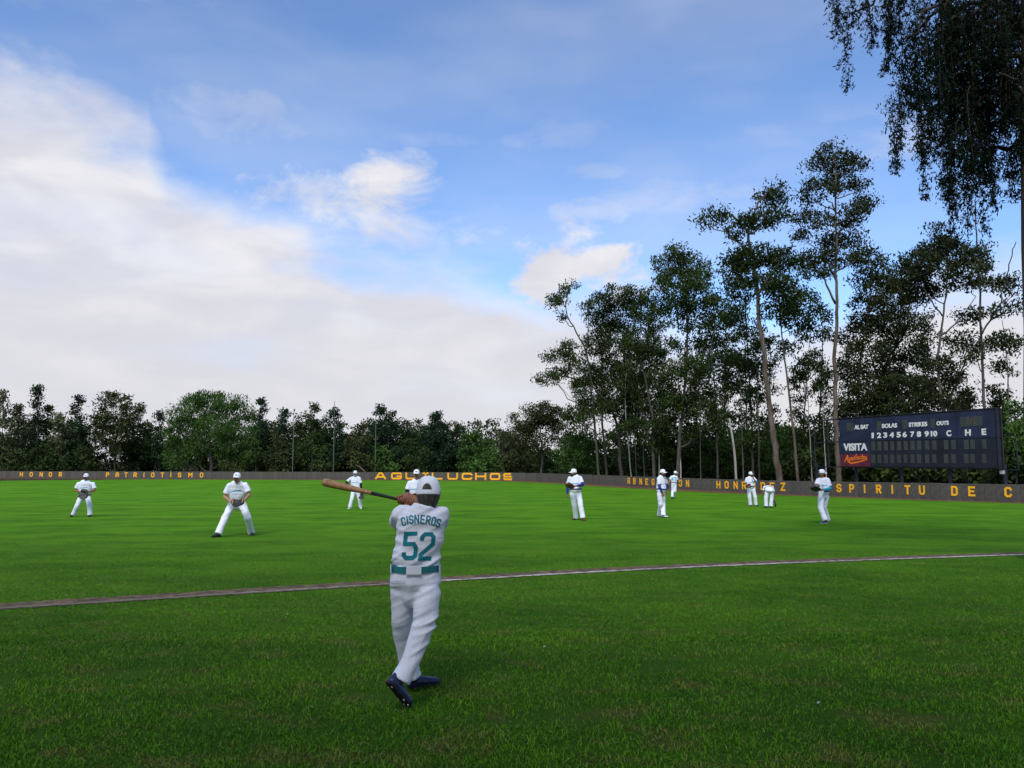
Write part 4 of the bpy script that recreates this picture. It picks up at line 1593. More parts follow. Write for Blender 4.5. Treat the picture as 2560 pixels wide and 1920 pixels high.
# body
HB = at(1071, 1234, 5.95)
fwdB = V(.01, 1, 0).normalized()
hs, sdB, fwB = head_segs(HB, fwdB, 1.03)
SL, SR = at(1004, 1290, 5.95), at(1096, 1292, 5.95)
EL, ER = at(999, 1297, 6.22), at(1078, 1286, 6.21)
top_h, low_h = bat_g - bu * .015, bat_g - bu * .100
WR, WL = at(1037, 1248, 6.36), at(1022, 1262, 6.37)
pelB = at(1039, 1445, 5.92)
AL, AR = at(1031, 1694, 6.15), at(994, 1700, 5.70)
KL, KR = at(1008, 1590, 6.05), at(1046, 1600, 5.80)
Bs = list(hs)
Bs += [(at(1061, 1282, 5.94), .050, HB - UP * .06, .060), (at(1053, 1322, 5.94), (.12, .06), pelB, (.12, .07), dict(side=V(1, 0, 0))),
       (SL, .040, SR, .040), (SL, .042, EL, .043), (EL, .044, WL, .031), (SR, .042, ER, .043), (ER, .044, WR, .031),
       (at(1008, 1480, 5.93), .08, KL, .055), (KL, .050, AL, .036), (at(1067, 1480, 5.88), .08, KR, .055), (KR, .050, at(1026, 1655, 5.75), .040), (at(1026, 1655, 5.75), .040, AR, .036)]
fx = MB()
e1 = (V(0, -1, 0) - bu * bu.dot(V(0, -1, 0))).normalized()
e2 = bu.cross(e1)
for (c, w, th_sign) in ((top_h, WR, 1), (low_h, WL, 1)):
    arm = (w - c)
    arm = (arm - bu * arm.dot(bu)).normalized()
    Bs.append((w, .029, c + arm * .045 + bu * .0, (.040, .022), dict(side=bu)))
    Bs.append((c + arm * .045, (.042, .020), c + arm * .026, (.043, .016), dict(side=bu)))
    a0 = math.atan2(arm.dot(e2), arm.dot(e1))
    for i, (o_, span, r) in enumerate([(.031, 4.3, .0098), (.0105, 4.6, .0102), (-.0105, 4.5, .0100), (-.031, 4.1, .0088)]):
        pts = []
        for k in range(9):
            a = a0 + .25 + span * k / 8
            pts.append(c + bu * o_ + (e1 * math.cos(a) + e2 * math.sin(a)) * (.0265 - .003 * k / 8))
        finger(fx, pts, r, r * .82, 8)
    pts = []
    for k in range(5):
        a = a0 - .35 - 1.6 * k / 4
        pts.append(c + bu * (.022 + .030 * k / 4) + (e1 * math.cos(a) + e2 * math.sin(a)) * .027)
    finger(fx, pts, .0125, .0095, 8)
bme = skin_mesh('body', Bs, .0075, 3)
append_mb(bme, fx)
link('body', bme, M['skin'], root, True)
for k in (-1, 1):
    mb = MB()
    mb.add(*seg(HB + fwB * .086 + sdB * .031 * k + UP * .006, .010, HB + fwB * .088 + sdB * .034 * k + UP * .006, .010, n=8))
    mb.build('eye', M['black_cloth'], root, True)
mb = MB()
mb.add(*seg(HB + fwB * .089 - sdB * .02 - UP * .066, .006, HB + fwB * .089 + sdB * .02 - UP * .066, .006, n=8))
mb.build('mouth', M['glove_red'], root, True)
T = [(HB - fwB * .030 + UP * .030, (.070, .075), HB - fwB * .018 - UP * .035, (.081, .084), dict(side=sdB)),
     (HB - fwB * .024 - UP * .02, (.082, .080), HB - fwB * .030 - UP * .070, (.066, .058), dict(side=sdB))]
link('hair', skin_mesh('hair', T, .006, 3), M['hair_grey'], root, True)
cap = link('cap', cap_mesh(HB, fwdB, 1.05, UP, True, 168, 64, tilt=-.08, hh=1.10, lift=-.004, wid=.99), M['cap'], root, True)
# jersey
lev = [(1053, 1279, .155, .085), (1053, 1298, .176, .118), (1050, 1340, .172, .126), (1044, 1380, .168, .130), (1040, 1403, .178, .138)]
C = []
for (x0, y0, a0, b0), (x1, y1, a1, b1) in zip(lev[:-1], lev[1:]):
    C.append((at(x0, y0, 5.93), (a0, b0), at(x1, y1, 5.93), (a1, b1), dict(side=V(1, 0, 0), flat0=True, flat1=(y1 != 1403), n=28)))
C[-1] = (*C[-1][:4], dict(side=V(1, 0, 0), flat0=True, flat1=True, n=28))
C.append((at(1040, 1403, 5.93), (.178, .138), at(1039, 1415, 5.93), (.165, .123), dict(side=V(1, 0, 0), flat0=True, flat1=True, n=28)))
C += [(at(1004, 1283, 5.95), .058, at(1104, 1286, 5.95), .058), (at(1056, 1286, 5.92), (.12, .085), at(1062, 1263, 5.92), (.082, .074), dict(side=V(1, 0, 0), flat0=True, flat1=True)),
      (at(1001, 1288, 5.95), .066, at(1000, 1300, 6.14), .083, dict(flat1=True)), (at(1100, 1291, 5.95), .068, at(1094, 1302, 6.14), .085, dict(flat1=True))]
jm = skin_mesh('jersey', C, .0075, 4)


def jf(p):
    z = p.z - .75
    low = min(1.0, max(0.25, (1.25 - p.z) / .30))
    d = .0160 * low * ridge(p, .55, 2.6, 15.0, 3.3) + .0045 * ridge(p, -.25, 3.0, 12.0, 8.1) + .003 * mnoise.noise(p * 14)
    return d


wrinkle(jm, jf)
jer = link('jersey', jm, M['cloth'], root, True)
PXM = 5.80 / FPX
for ch, cx, cy, rot, w in [('C', 1008.5, 1303.7, 13, .034), ('I', 1018.3, 1300.6, 9, .014), ('S', 1028, 1298.9, 6, .034), ('N', 1041.8, 1297.8, 2, .036), ('E', 1056.6, 1298.3, -3, .033),
                           ('R', 1070.8, 1300, -8, .035), ('O', 1084.3, 1303, -12, .034), ('S', 1096, 1307.6, -17, .034)]:
    h, t = .064, .0105
    c, s_ = math.cos(R(rot)), math.sin(R(rot))
    q = []
    for qq in glyph_quads(ch, w, h, t):
        q.append([Vector(((v.x - w / 2) * c - (v.y - h / 2) * s_, (v.x - w / 2) * s_ + (v.y - h / 2) * c)) for v in qq])
    vd = ray(cx, cy).normalized()
    me = print_on(jm, at(cx, cy, 5.80), V(1, 0, 0), UP, q, vd, .0035, .0022)
    link('letter', me, M['teal'], jer)
for ch, cx, cy, w in [('5', 1026, 1364.5, .112), ('2', 1067.5, 1366, .110)]:
    h, t = .202, .0295
    q = []
    for qq in glyph_quads(ch, w, h, t):
        q.append([Vector((v.x - w / 2 + (v.y - h / 2) * .09, v.y - h / 2)) for v in qq])
    vd = ray(cx, cy).normalized()
    me = print_on(jm, at(cx, cy, 5.80), V(1, 0, 0), UP, q, vd, .0035, .0028)
    link('number', me, M['teal'], jer)
# trousers
Tz = []
plev = [(1039, 1411, .172, .128), (1039, 1428, .180, .132), (1038, 1455, .186, .138), (1039, 1474, .165, .112)]
for (x0, y0, a0, b0), (x1, y1, a1, b1) in zip(plev[:-1], plev[1:]):
    Tz.append((at(x0, y0, 5.92), (a0, b0), at(x1, y1, 5.92), (a1, b1), dict(side=V(1, 0, 0), flat0=True, flat1=(y1 != 1474), n=28)))
lg = [((1007, 1478, 5.92), .090), ((1005, 1540, 5.97), .081), ((1008, 1590, 6.04), .070), ((1017, 1645, 6.10), .062), ((1031, 1690, 6.15), .070)]
rg_ = [((1068, 1480, 5.88), .098), ((1062, 1555, 5.83), .088), ((1047, 1600, 5.80), .077), ((1026, 1655, 5.75), .064), ((1001, 1700, 5.71), .069)]
for leg in (lg, rg_):
    for i in range(4):
        Tz.append((at(*leg[i][0]), leg[i][1], at(*leg[i + 1][0]), leg[i + 1][1], dict(flat1=(i == 3))))
tm = skin_mesh('trousers', Tz, .0075, 3)


def tf(p):
    right = 1.0 if p.x > at(1036, 1550, 5.85).x else .35
    mid = math.exp(-((p.z - .62) / .22) ** 2) + .8 * math.exp(-((p.z - .16) / .09) ** 2) + .25
    return .0062 * mid * right * ridge(p, .42, 2.6, 19.0, 6.0) + .0035 * ridge(p, 1.25, 2.0, 11.0, 2.2) + .002 * mnoise.noise(p * 16)


wrinkle(tm, tf)
tro = link('trousers', tm, M['trouser'], root, True)
for (cx, cy, rot) in [(992, 1452, 0), (1079, 1456, 0)]:
    for dy_ in (0, 4.5):
        c, s_ = math.cos(R(rot)), math.sin(R(rot))
        q = [[Vector((x * c - y * s_, x * s_ + y * c)) for x, y in ((-.055, -.004), (.055, -.004), (.055, .004), (-.055, .004))]]
        me = print_on(tm, at(cx, cy + dy_, 5.8), V(1, 0, 0), UP, q, ray(cx, cy).normalized(), .0055, .004)
        link('pocket_welt', me, M['trouser'], tro)
q = [[Vector(p) for p in ((-.003, -.12), (.003, -.12), (.003, .06), (-.003, .06))]]
me = print_on(tm, at(1031, 1462, 5.8), V(1, 0, 0), UP, q, ray(1031, 1462).normalized(), .003, .003)
link('back_seam', me, M['trouser'], tro)
mb = MB()
ba, bb_ = at(1039, 1427.5, 5.92), at(1039, 1411.5, 5.92)
mb.add(*seg(ba, (.186, .140), bb_, (.183, .138), V(1, 0, 0), True, True, 48))
belt = link('belt', mb.mesh('belt'), M['teal_belt'], root)
for (x0, x1, y0, y1) in [(1015.5, 1053.5, 1414, 1436), (976.5, 980, 1410, 1430), (1097.5, 1101, 1412, 1432)]:
    cx = (x0 + x1) / 2
    mb = MB()
    xo = (cx - 1039) * PXM / .186
    yy = 5.92 - .140 * math.sqrt(max(0.0, 1 - min(1, xo * xo))) - .006
    pa, pb = at(x0, y1, yy), at(x1, y0, yy)
    n_ = 8
    vv, ff = [], []
    for layer in (0, .008):
        for i in range(n_ + 1):
            xx = pa.x + (pb.x - pa.x) * i / n_
            xr = (xx - at(1039, 1420, 5.92).x) / .192
            y_s = 5.92 - .146 * math.sqrt(max(0.0, 1 - min(1, xr * xr))) - .003 - layer * .6
            vv += [(xx, y_s, pa.z), (xx, y_s, pb.z)]
    m_ = 2 * (n_ + 1)
    for i in range(n_):
        a = 2 * i
        ff += [(a, a + 2, a + 3, a + 1), (m_ + a, m_ + a + 2, m_ + a + 3, m_ + a + 1), (a, a + 2, m_ + a + 2, m_ + a), (a + 1, a + 3, m_ + a + 3, m_ + a + 1)]
    mb.add(vv, ff)
    mb.build('belt_loop', M['trouser'], tro)
# shoes: the rear one on its toe with the sole turned to the camera, the front one flat
hL = ground_at(1020, 1724)
hL.z += .012
shoe(hL - V(0, 0, 0), hL + V(.215, .12, 0).normalized() * .265, UP, root, M['shoe_blue'], M['sole'], 1.0, True, .006)
hR, tR = at(966, 1706, 5.615), at(1021, 1770, 5.70)
gR = float(gz(tR.x, tR.y))
tR.z = max(tR.z, gR + .02)
upR = V(.58, .78, .38)
sh = shoe(hR, tR + (tR - hR).normalized() * .01, upR, root, M['shoe_blue'], M['sole'], 1.0, True, .006)
# ankle sock bridging trousers and rear shoe
link('sock', skin_mesh('sock', [(AR, .042, hR.lerp(tR, .22) + upR.normalized() * .06, .040), (at(1030, 1690, 6.15), .042, at(1030, 1708, 6.15), .042)], .008, 2), M['navy_cloth'], root, True)

# the bat
bat = empty('baseball_bat', tuple(bat_k))
tag(bat, 'wooden baseball bat with black grip held out level by the batter', 'bat')
prof = [(.0, .024), (.008, .026), (.018, .022), (.026, .0125), (.10, .0122), (.25, .0130), (.36, .0155)]
mb = MB()
mb.tube([bat_k + bu * a for a, r in prof], [r for a, r in prof], 20)
mb.build('grip', M['bat_grip'], bat, True)
prof = [(.358, .0150), (.42, .0180), (.50, .0225), (.58, .0275), (.66, .0310), (.74, .0328), (.81, .0332), (.832, .0320), (.841, .0270), (.845, .0180)]
mb = MB()
mb.tube([bat_k + bu * a for a, r in prof], [r for a, r in prof], 24)
mb.build('barrel', M['bat_wood'], bat, True)
#MARK_BATTER

# ------------------------------------------------------------------ trees
def leaf_quads(cent, size, hang=.5, aspect=.42, rg=rng):
    """diamond leaves around centres; hang 0..1 = how far they point down"""
    n = len(cent)
    d = rg.normal(size=(n, 3))
    d[:, 2] -= hang * 2.2
    d /= np.linalg.norm(d, axis=1)[:, None]
    r = rg.normal(size=(n, 3))
    w = np.cross(d, r)
    w /= np.linalg.norm(w, axis=1)[:, None] + 1e-9
    L = size * rg.uniform(.6, 1.35, n)[:, None]
    a, b = cent - d * L * .5, cent + d * L * .5
    m = cent + d * L * .05
    p, q = m - w * L * aspect * .5, m + w * L * aspect * .5
    v = np.stack([a, p, b, q], 1).reshape(-1, 3)
    f = np.arange(n * 4).reshape(-1, 4)
    return v, f


def puff_points(c, rad, npf, per, rp, rg=rng, shell=.55):
    """leaf centres: npf small puffs spread through an ellipsoid, per leaves each"""
    d = rg.normal(size=(npf, 3))
    d /= np.linalg.norm(d, axis=1)[:, None]
    rr = rg.uniform(0, 1, npf) ** (1 / 3.0)
    rr = shell * (.55 + .45 * rr) + (1 - shell) * rr
    pc = np.asarray(c)[None] + d * rr[:, None] * np.asarray(rad)[None]
    k = rg.poisson(per, npf) + 3
    idx = np.repeat(np.arange(npf), k)
    off = np.clip(rg.normal(size=(len(idx), 3)), -1.5, 1.5) * np.array([.5, .5, .36]) * (rp * rg.uniform(.6, 1.3, npf))[idx][:, None]
    return pc, pc[idx] + off


def curve3(a, b, sag, k=5):
    a, b = Vector(a), Vector(b)
    m = (a + b) / 2 + Vector(sag)
    return [(a * (1 - t) ** 2 + m * 2 * t * (1 - t) + b * t * t) for t in [i / k for i in range(k + 1)]]


def wobble(pts, amp, rg=rng):
    return [p + Vector(rg.normal(size=3) * amp) if 0 < i < len(pts) - 1 else p for i, p in enumerate(pts)]


def resample(pts, step):
    out = [pts[0]]
    for a, b in zip(pts[:-1], pts[1:]):
        n = max(1, int((b - a).length / step))
        for k in range(1, n + 1):
            out.append(a.lerp(b, k / n))
    return out


def build_tree(name, label, trunk, r0, clumps, bark, leafmat, leaf=.20, rp=.55, dens=1.0, hang=.4, aspect=.42, forks=(), group=None, cat='tree', limb_f=1.0, r_top=.25, seed=None, twigs=3):
    """trunk: world points from the base up; clumps: (centre, (rx, ry, rz)) foliage masses"""
    rg = np.random.default_rng(seed if seed is not None else abs(hash(label)) % 99991)
    root = empty(name, tuple(trunk[0]))
    tag(root, label, cat, group)
    mb = MB()
    tp = resample(wobble(catm(trunk), .04 * r0 / .2, rg), .8)
    n = len(tp)
    rad = [r0 * (1 - (1 - r_top) * (i / (n - 1)) ** .9) for i in range(n)]
    rad[0] *= 1.25
    mb.tube(tp, rad, 9)
    axes = [(tp, rad)]
    for fk in forks:
        fp = resample(wobble(catm(fk), .05, rg), .8)
        # start radius from the nearest trunk point
        i0 = min(range(n), key=lambda i: (tp[i] - fp[0]).length)
        fr_ = [rad[i0] * .75 * (1 - .75 * i / (len(fp) - 1)) + .012 for i in range(len(fp))]
        mb.tube(fp, fr_, 7)
        axes.append((fp, fr_))
    cents = []
    for (c, rd) in clumps:
        c = Vector(c)
        R_ = (rd[0] + rd[1] + rd[2]) / 3
        best = None
        for (ap, ar) in axes:
            for i, p in enumerate(ap):
                dh = math.hypot(p.x - c.x, p.y - c.y)
                want = c.z - .55 * dh - .3 * R_
                cost = abs(p.z - want) + .5 * dh + (3 if p.z > c.z else 0)
                if best is None or cost < best[0]:
                    best = (cost, p, ar[i])
        p, ar = best[1], best[2]
        npf = max(4, int(2.6 * dens * (rd[0] * rd[2] + rd[0] * rd[1]) / (rp * rp)))
        per = max(4, 1.9 * rp * rp / (leaf * leaf * aspect) )
        pc, pts = puff_points(c, rd, npf, per, rp, rg)
        cents.append(pts)
        tip = c + Vector((0, 0, .1 * rd[2]))
        L = (tip - p).length
        if L > .3:
            lr = min(ar * .7, .02 + .016 * L * limb_f + .012 * R_)
            lp = wobble(curve3(p, tip, (0, 0, -.12 * L), 6), .035 * L, rg)
            mb.tube(lp, [lr * (1 - .8 * i / 6) + .008 for i in range(7)], 6)
            for k in range(min(twigs, len(pc))):
                a = lp[int(rg.integers(2, 6))]
                b = Vector(pc[int(rg.integers(len(pc)))])
                tl = (b - a).length
                mb.tube(wobble(curve3(a, b, (0, 0, -.08 * tl), 3), .03 * tl, rg), [lr * .4 + .006, lr * .28 + .005, lr * .18 + .004, .005], 4, cap=False)
    mb.build('trunk', bark, root, True)
    if cents:
        pts = np.concatenate(cents)
        v, f = leaf_quads(pts, leaf, hang, aspect, rg)
        link('crown', np_mesh('crown', v, f), leafmat, root)
    return root


def catm(P, k=4):
    P = [Vector(p) for p in P]
    if len(P) < 3:
        return P
    Q = [P[0] * 2 - P[1]] + P + [P[-1] * 2 - P[-2]]
    out = []
    for i in range(1, len(Q) - 2):
        a, b, c, d = Q[i - 1:i + 3]
        for j in range(k):
            t = j / k
            out.append(.5 * ((2 * b) + (c - a) * t + (2 * a - 5 * b + 4 * c - d) * t * t + (3 * b - a - 3 * c + d) * t ** 3))
    out.append(P[-1])
    return out


def px_tree(label, Y, trunk, r0, clumps, bark='bark_grey', leafm='leaf_euc', forks=(), name='eucalyptus_tree', spread=1.0, seed=1, grow=1.30, **kw):
    """a tree laid out from where its trunk and leaf masses stand, at depth Y"""
    rg = np.random.default_rng(seed)
    base_p = at(trunk[0][0], trunk[0][1], Y)
    tw = [Vector((base_p.x, Y, float(gz(base_p.x, Y)) - .1))]
    yo = 0.0
    for (x, y) in trunk[1:]:
        yo += rg.normal() * .25
        tw.append(at(x, y, Y + yo))
    fk = []
    for f in forks:
        fk.append([at(x, y, Y + yo * .5 + i * .5 * rg.normal()) for i, (x, y) in enumerate(f)])
    m = Y / FPX
    cl = []
    for c in clumps:
        x, y, rx, ry = c[:4]
        dep = c[4] if len(c) > 4 else rg.uniform(-1, 1) * 1.1 * rx * m * spread
        y = y + kw.get('rp', .8) * .40 / m
        cl.append((at(x, y, Y + dep), (rx * m * grow, rx * m * .9 * grow, ry * m * grow * 1.08)))
    return build_tree(name, label, tw, r0 * .74, cl, M[bark], M[leafm], forks=fk, seed=seed + 17, **kw)


def auto_clumps(cx, top, bot, hw, shape, rg, n=None):
    out = []
    H = bot - top
    n = n or int(9 + H * hw / 480)
    for i in range(n):
        t = (i + rg.uniform(0, 1)) / n           # 0 top .. 1 bottom
        if shape == 'cone':
            w = hw * (.10 + .90 * t ** .9)
        elif shape == 'pine':
            t = t ** .75
            w = hw * 1.3 * (.07 + .93 * t ** .8) * rg.uniform(.75, 1.15)
        elif shape == 'round':
            w = hw * math.sqrt(max(.08, 1 - (2 * (t * .85 + .08) - 1) ** 2)) * 1.02
        else:
            w = hw * (.45 + .55 * math.sin(math.pi * min(1, t * .8 + .12)))
        r = max(4.5, w * rg.uniform(.34, .56)) if shape != 'cone' else max(3.2, w * .55)
        x = cx + rg.uniform(-1, 1) * max(0, w - r * .8)
        out.append((x, top + t * H + r * .25, r, r * (.52 if shape != 'cone' else .5), rg.uniform(-1, 1) * w * .06))
    return out


GROVE = 'tall eucalyptus grove behind the right-hand wall'
EK = dict(leaf=.33, rp=.90, dens=1.70, hang=.45, aspect=.40, group=GROVE)
px_tree('leftmost tall eucalyptus of the grove, with a thin arched crown leaning left', 99, [(1499, 1190), (1488, 1080), (1479, 982), (1466, 882), (1433, 816), (1415, 775), (1421, 722)], .24,
        [(1425, 712, 17, 12), (1400, 735, 20, 11), (1380, 752, 15, 8), (1366, 940, 26, 10), (1398, 928, 22, 10), (1392, 882, 28, 12), (1420, 862, 22, 12), (1440, 905, 25, 18), (1470, 762, 18, 18), (1398, 786, 9, 9), (1455, 960, 26, 16), (1445, 1030, 30, 16)],
        seed=11, forks=[[(1466, 882), (1470, 820), (1472, 765)], [(1479, 985), (1430, 945), (1366, 940)]], **EK)
px_tree('round-topped eucalyptus with full leafy crown second from the grove\'s left end', 102, [(1519, 1190), (1508, 1080), (1505, 1015), (1505, 900), (1510, 849), (1530, 760)], .25,
        [(1545, 733, 40, 20), (1505, 752, 28, 20), (1580, 745, 28, 18), (1550, 785, 45, 24), (1508, 805, 36, 24), (1490, 856, 32, 24), (1540, 845, 40, 26), (1482, 935, 34, 20), (1520, 925, 40, 28), (1560, 895, 38, 28), (1525, 985, 34, 22), (1480, 1000, 30, 18)],
        leafm='leaf_euc', seed=12, **EK)
px_tree('eucalyptus with dark trunk forked low behind the letters ABN of the wall', 97, [(1555, 1190), (1549, 1130), (1552, 1060), (1585, 985), (1606, 905), (1622, 830), (1618, 745)], .34,
        [(1622, 728, 22, 14), (1610, 768, 32, 20), (1642, 800, 32, 20), (1600, 838, 38, 22), (1592, 958, 34, 24), (1622, 880, 30, 20), (1652, 858, 22, 18), (1562, 1015, 36, 24), (1500, 1010, 32, 18), (1600, 1040, 34, 20), (1655, 760, 18, 14)],
        bark='bark_dark', seed=13, forks=[[(1550, 1075), (1520, 1010), (1482, 965), (1470, 900)], [(1606, 905), (1640, 850), (1660, 800)]], **EK)
px_tree('slender pale-stemmed eucalyptus rising behind the letter E of the wall', 93, [(1580, 1190), (1570, 1100), (1563, 1000), (1566, 930)], .13, [(1566, 915, 22, 18), (1552, 960, 24, 16), (1578, 960, 20, 14)], bark='bark_pale', seed=14, **EK)
px_tree('slender grey eucalyptus just right of the slender pale-stemmed one', 95, [(1592, 1190), (1586, 1060), (1590, 960)], .14, [(1594, 930, 26, 20), (1580, 985, 26, 18), (1606, 1000, 24, 18)], seed=15, **EK)
px_tree('sturdy grey eucalyptus behind the player in sunglasses', 88, [(1635, 1190), (1633, 1110), (1632, 1048), (1616, 965), (1605, 900), (1612, 830)], .27,
        [(1662, 935, 32, 20), (1640, 995, 38, 20), (1602, 1060, 42, 20), (1672, 1045, 38, 20), (1622, 890, 30, 20), (1600, 850, 30, 18), (1650, 1095, 36, 16)], seed=16, **EK)
px_tree('broad-crowned tall eucalyptus above the player numbered 49', 84, [(1691, 1190), (1700, 1090), (1706, 1031), (1714, 930), (1718, 882), (1716, 783), (1704, 690), (1696, 630)], .27,
        [(1693, 622, 26, 14), (1678, 650, 36, 16), (1722, 655, 38, 20), (1700, 695, 48, 22), (1752, 690, 32, 20), (1740, 735, 44, 22), (1690, 757, 42, 20), (1776, 760, 28, 24), (1742, 800, 38, 20), (1700, 850, 22, 16), (1762, 850, 32, 24), (1740, 925, 38, 24),
         (1702, 915, 28, 18), (1792, 900, 22, 20), (1690, 985, 36, 20), (1742, 1005, 38, 20), (1700, 1060, 36, 20), (1768, 1070, 36, 20), (1660, 700, 18, 14)],
        seed=17, forks=[[(1712, 990), (1745, 930), (1765, 860), (1778, 780)], [(1716, 800), (1738, 740), (1752, 690)]], **EK)
px_tree('thin straight eucalyptus behind the letter H of the wall', 82, [(1795, 1190), (1792, 1080), (1786, 960), (1778, 880), (1790, 800)], .16,
        [(1802, 828, 28, 20), (1822, 780, 26, 20), (1810, 890, 32, 20), (1790, 960, 32, 20), (1832, 940, 28, 22), (1802, 1040, 32, 20), (1770, 1010, 26, 18)], seed=18, **EK)
e_ = px_tree('bare pale dead trunk leaning left behind the letter N of the wall', 75, [(1842, 1195), (1836, 1130), (1829, 1080), (1823, 1046)], .17, [], bark='bark_pale', name='dead_trunk', seed=19, r_top=.6, group=GROVE)
px_tree('slim dark eucalyptus behind the player raising his hand', 79, [(1882, 1190), (1880, 1090), (1876, 1000), (1868, 850), (1860, 700)], .18,
        [(1850, 722, 32, 20), (1842, 680, 32, 20), (1872, 812, 28, 20), (1850, 880, 28, 20), (1882, 925, 28, 18), (1868, 985, 32, 20), (1862, 645, 32, 16), (1840, 780, 28, 18), (1888, 1060, 32, 20), (1850, 1090, 30, 18)], seed=20, leafm='leaf_euc', **EK)
px_tree('huge brown peeling trunk leaning left behind the letters EZ of the wall', 70, [(1950, 1200), (1938, 1120), (1927, 1048), (1913, 932), (1897, 766), (1884, 650), (1871, 585), (1890, 520), (1925, 470)], .40,
        [(1936, 462, 22, 13), (1920, 486, 26, 14), (1944, 498, 18, 16), (1890, 540, 42, 15), (1930, 535, 28, 14), (1852, 548, 12, 8), (1775, 538, 26, 11), (1800, 524, 18, 9), (1826, 580, 22, 10), (1852, 642, 42, 20), (1902, 622, 46, 20), (1952, 640, 34, 20),
         (1932, 690, 38, 20), (1980, 652, 24, 16), (1962, 720, 34, 20), (1870, 690, 30, 16), (1935, 770, 26, 16)],
        bark='bark_brown', leafm='leaf_euc', seed=21, r_top=.22, forks=[[(1871, 585), (1840, 545), (1800, 540), (1772, 540)], [(1893, 740), (1925, 690), (1955, 645)], [(1884, 660), (1862, 640)]], **EK)
px_tree('slender curved eucalyptus just right of the huge brown trunk', 72, [(1996, 1200), (1985, 1090), (1975, 1000), (1962, 900), (1953, 816), (1945, 720)], .19,
        [(1972, 758, 32, 18), (2002, 740, 28, 18), (1990, 790, 32, 18), (2020, 765, 28, 18), (1962, 860, 22, 14), (2015, 822, 24, 16), (1940, 700, 26, 16)], bark='bark_brown', seed=22, **EK)
px_tree('tallest eucalyptus with tiered crown and straight grey-brown trunk left of the scoreboard', 76, [(2098, 1195), (2092, 1100), (2088, 1000), (2088, 897), (2091, 780), (2091, 680), (2090, 560), (2088, 436), (2078, 350)], .36,
        [(2077, 354, 16, 10), (2070, 380, 28, 12), (2034, 402, 22, 11), (2110, 392, 26, 12), (2142, 400, 20, 13), (2092, 418, 36, 10), (2050, 462, 38, 13), (2110, 450, 32, 11), (2022, 485, 20, 9), (2152, 458, 18, 9), (2172, 494, 24, 13), (2142, 514, 32, 11),
         (2008, 528, 26, 10), (2050, 540, 34, 12), (2116, 545, 28, 11), (2000, 580, 20, 8), (2060, 590, 32, 12), (2122, 590, 32, 13), (2050, 630, 38, 14), (2010, 650, 26, 10), (2040, 670, 32, 11), (2124, 640, 24, 11), (2150, 622, 28, 13)],
        bark='bark_brown', leafm='leaf_euc_dark', seed=23, r_top=.16, forks=[[(2090, 700), (2065, 650), (2045, 600)], [(2089, 760), (2060, 700), (2035, 665)]], limb_f=.7, **EK)
px_tree('bushy eucalyptus immediately right of the tallest one', 80, [(2140, 1195), (2142, 1050), (2150, 900), (2172, 780), (2180, 680)], .24,
        [(2184, 640, 30, 18), (2204, 680, 26, 22), (2162, 690, 28, 20), (2182, 730, 32, 20), (2152, 770, 32, 20), (2138, 830, 36, 22), (2190, 800, 32, 20), (2165, 880, 40, 24), (2130, 930, 34, 22), (2180, 960, 36, 22)], leafm='leaf_euc_dark', seed=24, **EK)
px_tree('dense dark eucalyptus above the words BOLAS and STRIKES', 82, [(2188, 1195), (2196, 1060), (2202, 950), (2235, 880), (2252, 780), (2245, 700)], .28,
        [(2242, 690, 42, 24), (2222, 740, 40, 24), (2272, 722, 38, 24), (2232, 800, 46, 24), (2282, 790, 36, 24), (2252, 860, 42, 24), (2212, 915, 40, 24), (2290, 880, 32, 24), (2205, 975, 42, 20), (2262, 955, 44, 20), (2130, 1000, 34, 20), (2310, 950, 32, 18)],
        leafm='leaf_euc_dark', seed=25, forks=[[(2203, 960), (2180, 900), (2170, 850)], [(2240, 870), (2280, 800), (2300, 740)]], **EK)
px_tree('wide flat-topped eucalyptus above the word OUTS', 72, [(2368, 1195), (2362, 1090), (2358, 1027), (2344, 920), (2350, 840), (2362, 760), (2372, 660)], .27,
        [(2350, 565, 18, 11), (2372, 588, 28, 13), (2340, 608, 40, 14), (2392, 620, 42, 16), (2300, 640, 40, 16), (2350, 658, 54, 18), (2432, 650, 38, 16), (2282, 680, 36, 16), (2400, 700, 38, 14), (2312, 720, 40, 18), (2420, 862, 32, 15), (2390, 830, 28, 11),
         (2362, 900, 36, 13), (2400, 942, 36, 18), (2332, 962, 36, 18), (2300, 1000, 44, 18), (2420, 780, 30, 9), (2382, 1000, 36, 14)],
        leafm='leaf_euc_dark', seed=26, limb_f=.8, forks=[[(2350, 840), (2400, 800), (2440, 740)], [(2356, 790), (2320, 740), (2295, 690)], [(2360, 1020), (2395, 950), (2420, 870)]], **EK)
px_tree('tall grey eucalyptus with forked trunk above the letters H and E', 68, [(2468, 1195), (2465, 1090), (2462, 1022), (2456, 900), (2450, 790), (2449, 680), (2441, 560), (2436, 500)], .22,
        [(2500, 700, 22, 11), (2522, 690, 22, 10), (2462, 652, 22, 11), (2530, 755, 26, 8), (2482, 770, 22, 9), (2450, 610, 22, 12), (2470, 700, 18, 9), (2436, 880, 20, 12), (2478, 850, 18, 9), (2540, 720, 18, 8)],
        leafm='leaf_euc_dark', seed=27, forks=[[(2455, 835), (2480, 790), (2502, 755), (2512, 700), (2526, 650), (2540, 605)]], limb_f=.8, **EK)
px_tree('thin sparse eucalyptus at the right edge behind the scoreboard\'s end', 70, [(2522, 1195), (2522, 1060), (2520, 960), (2516, 880), (2505, 800)], .12,
        [(2505, 832, 20, 12), (2530, 858, 20, 12), (2490, 850, 16, 9), (2542, 842, 18, 10), (2520, 915, 18, 12), (2500, 900, 14, 8)], seed=28, limb_f=.7, **EK)
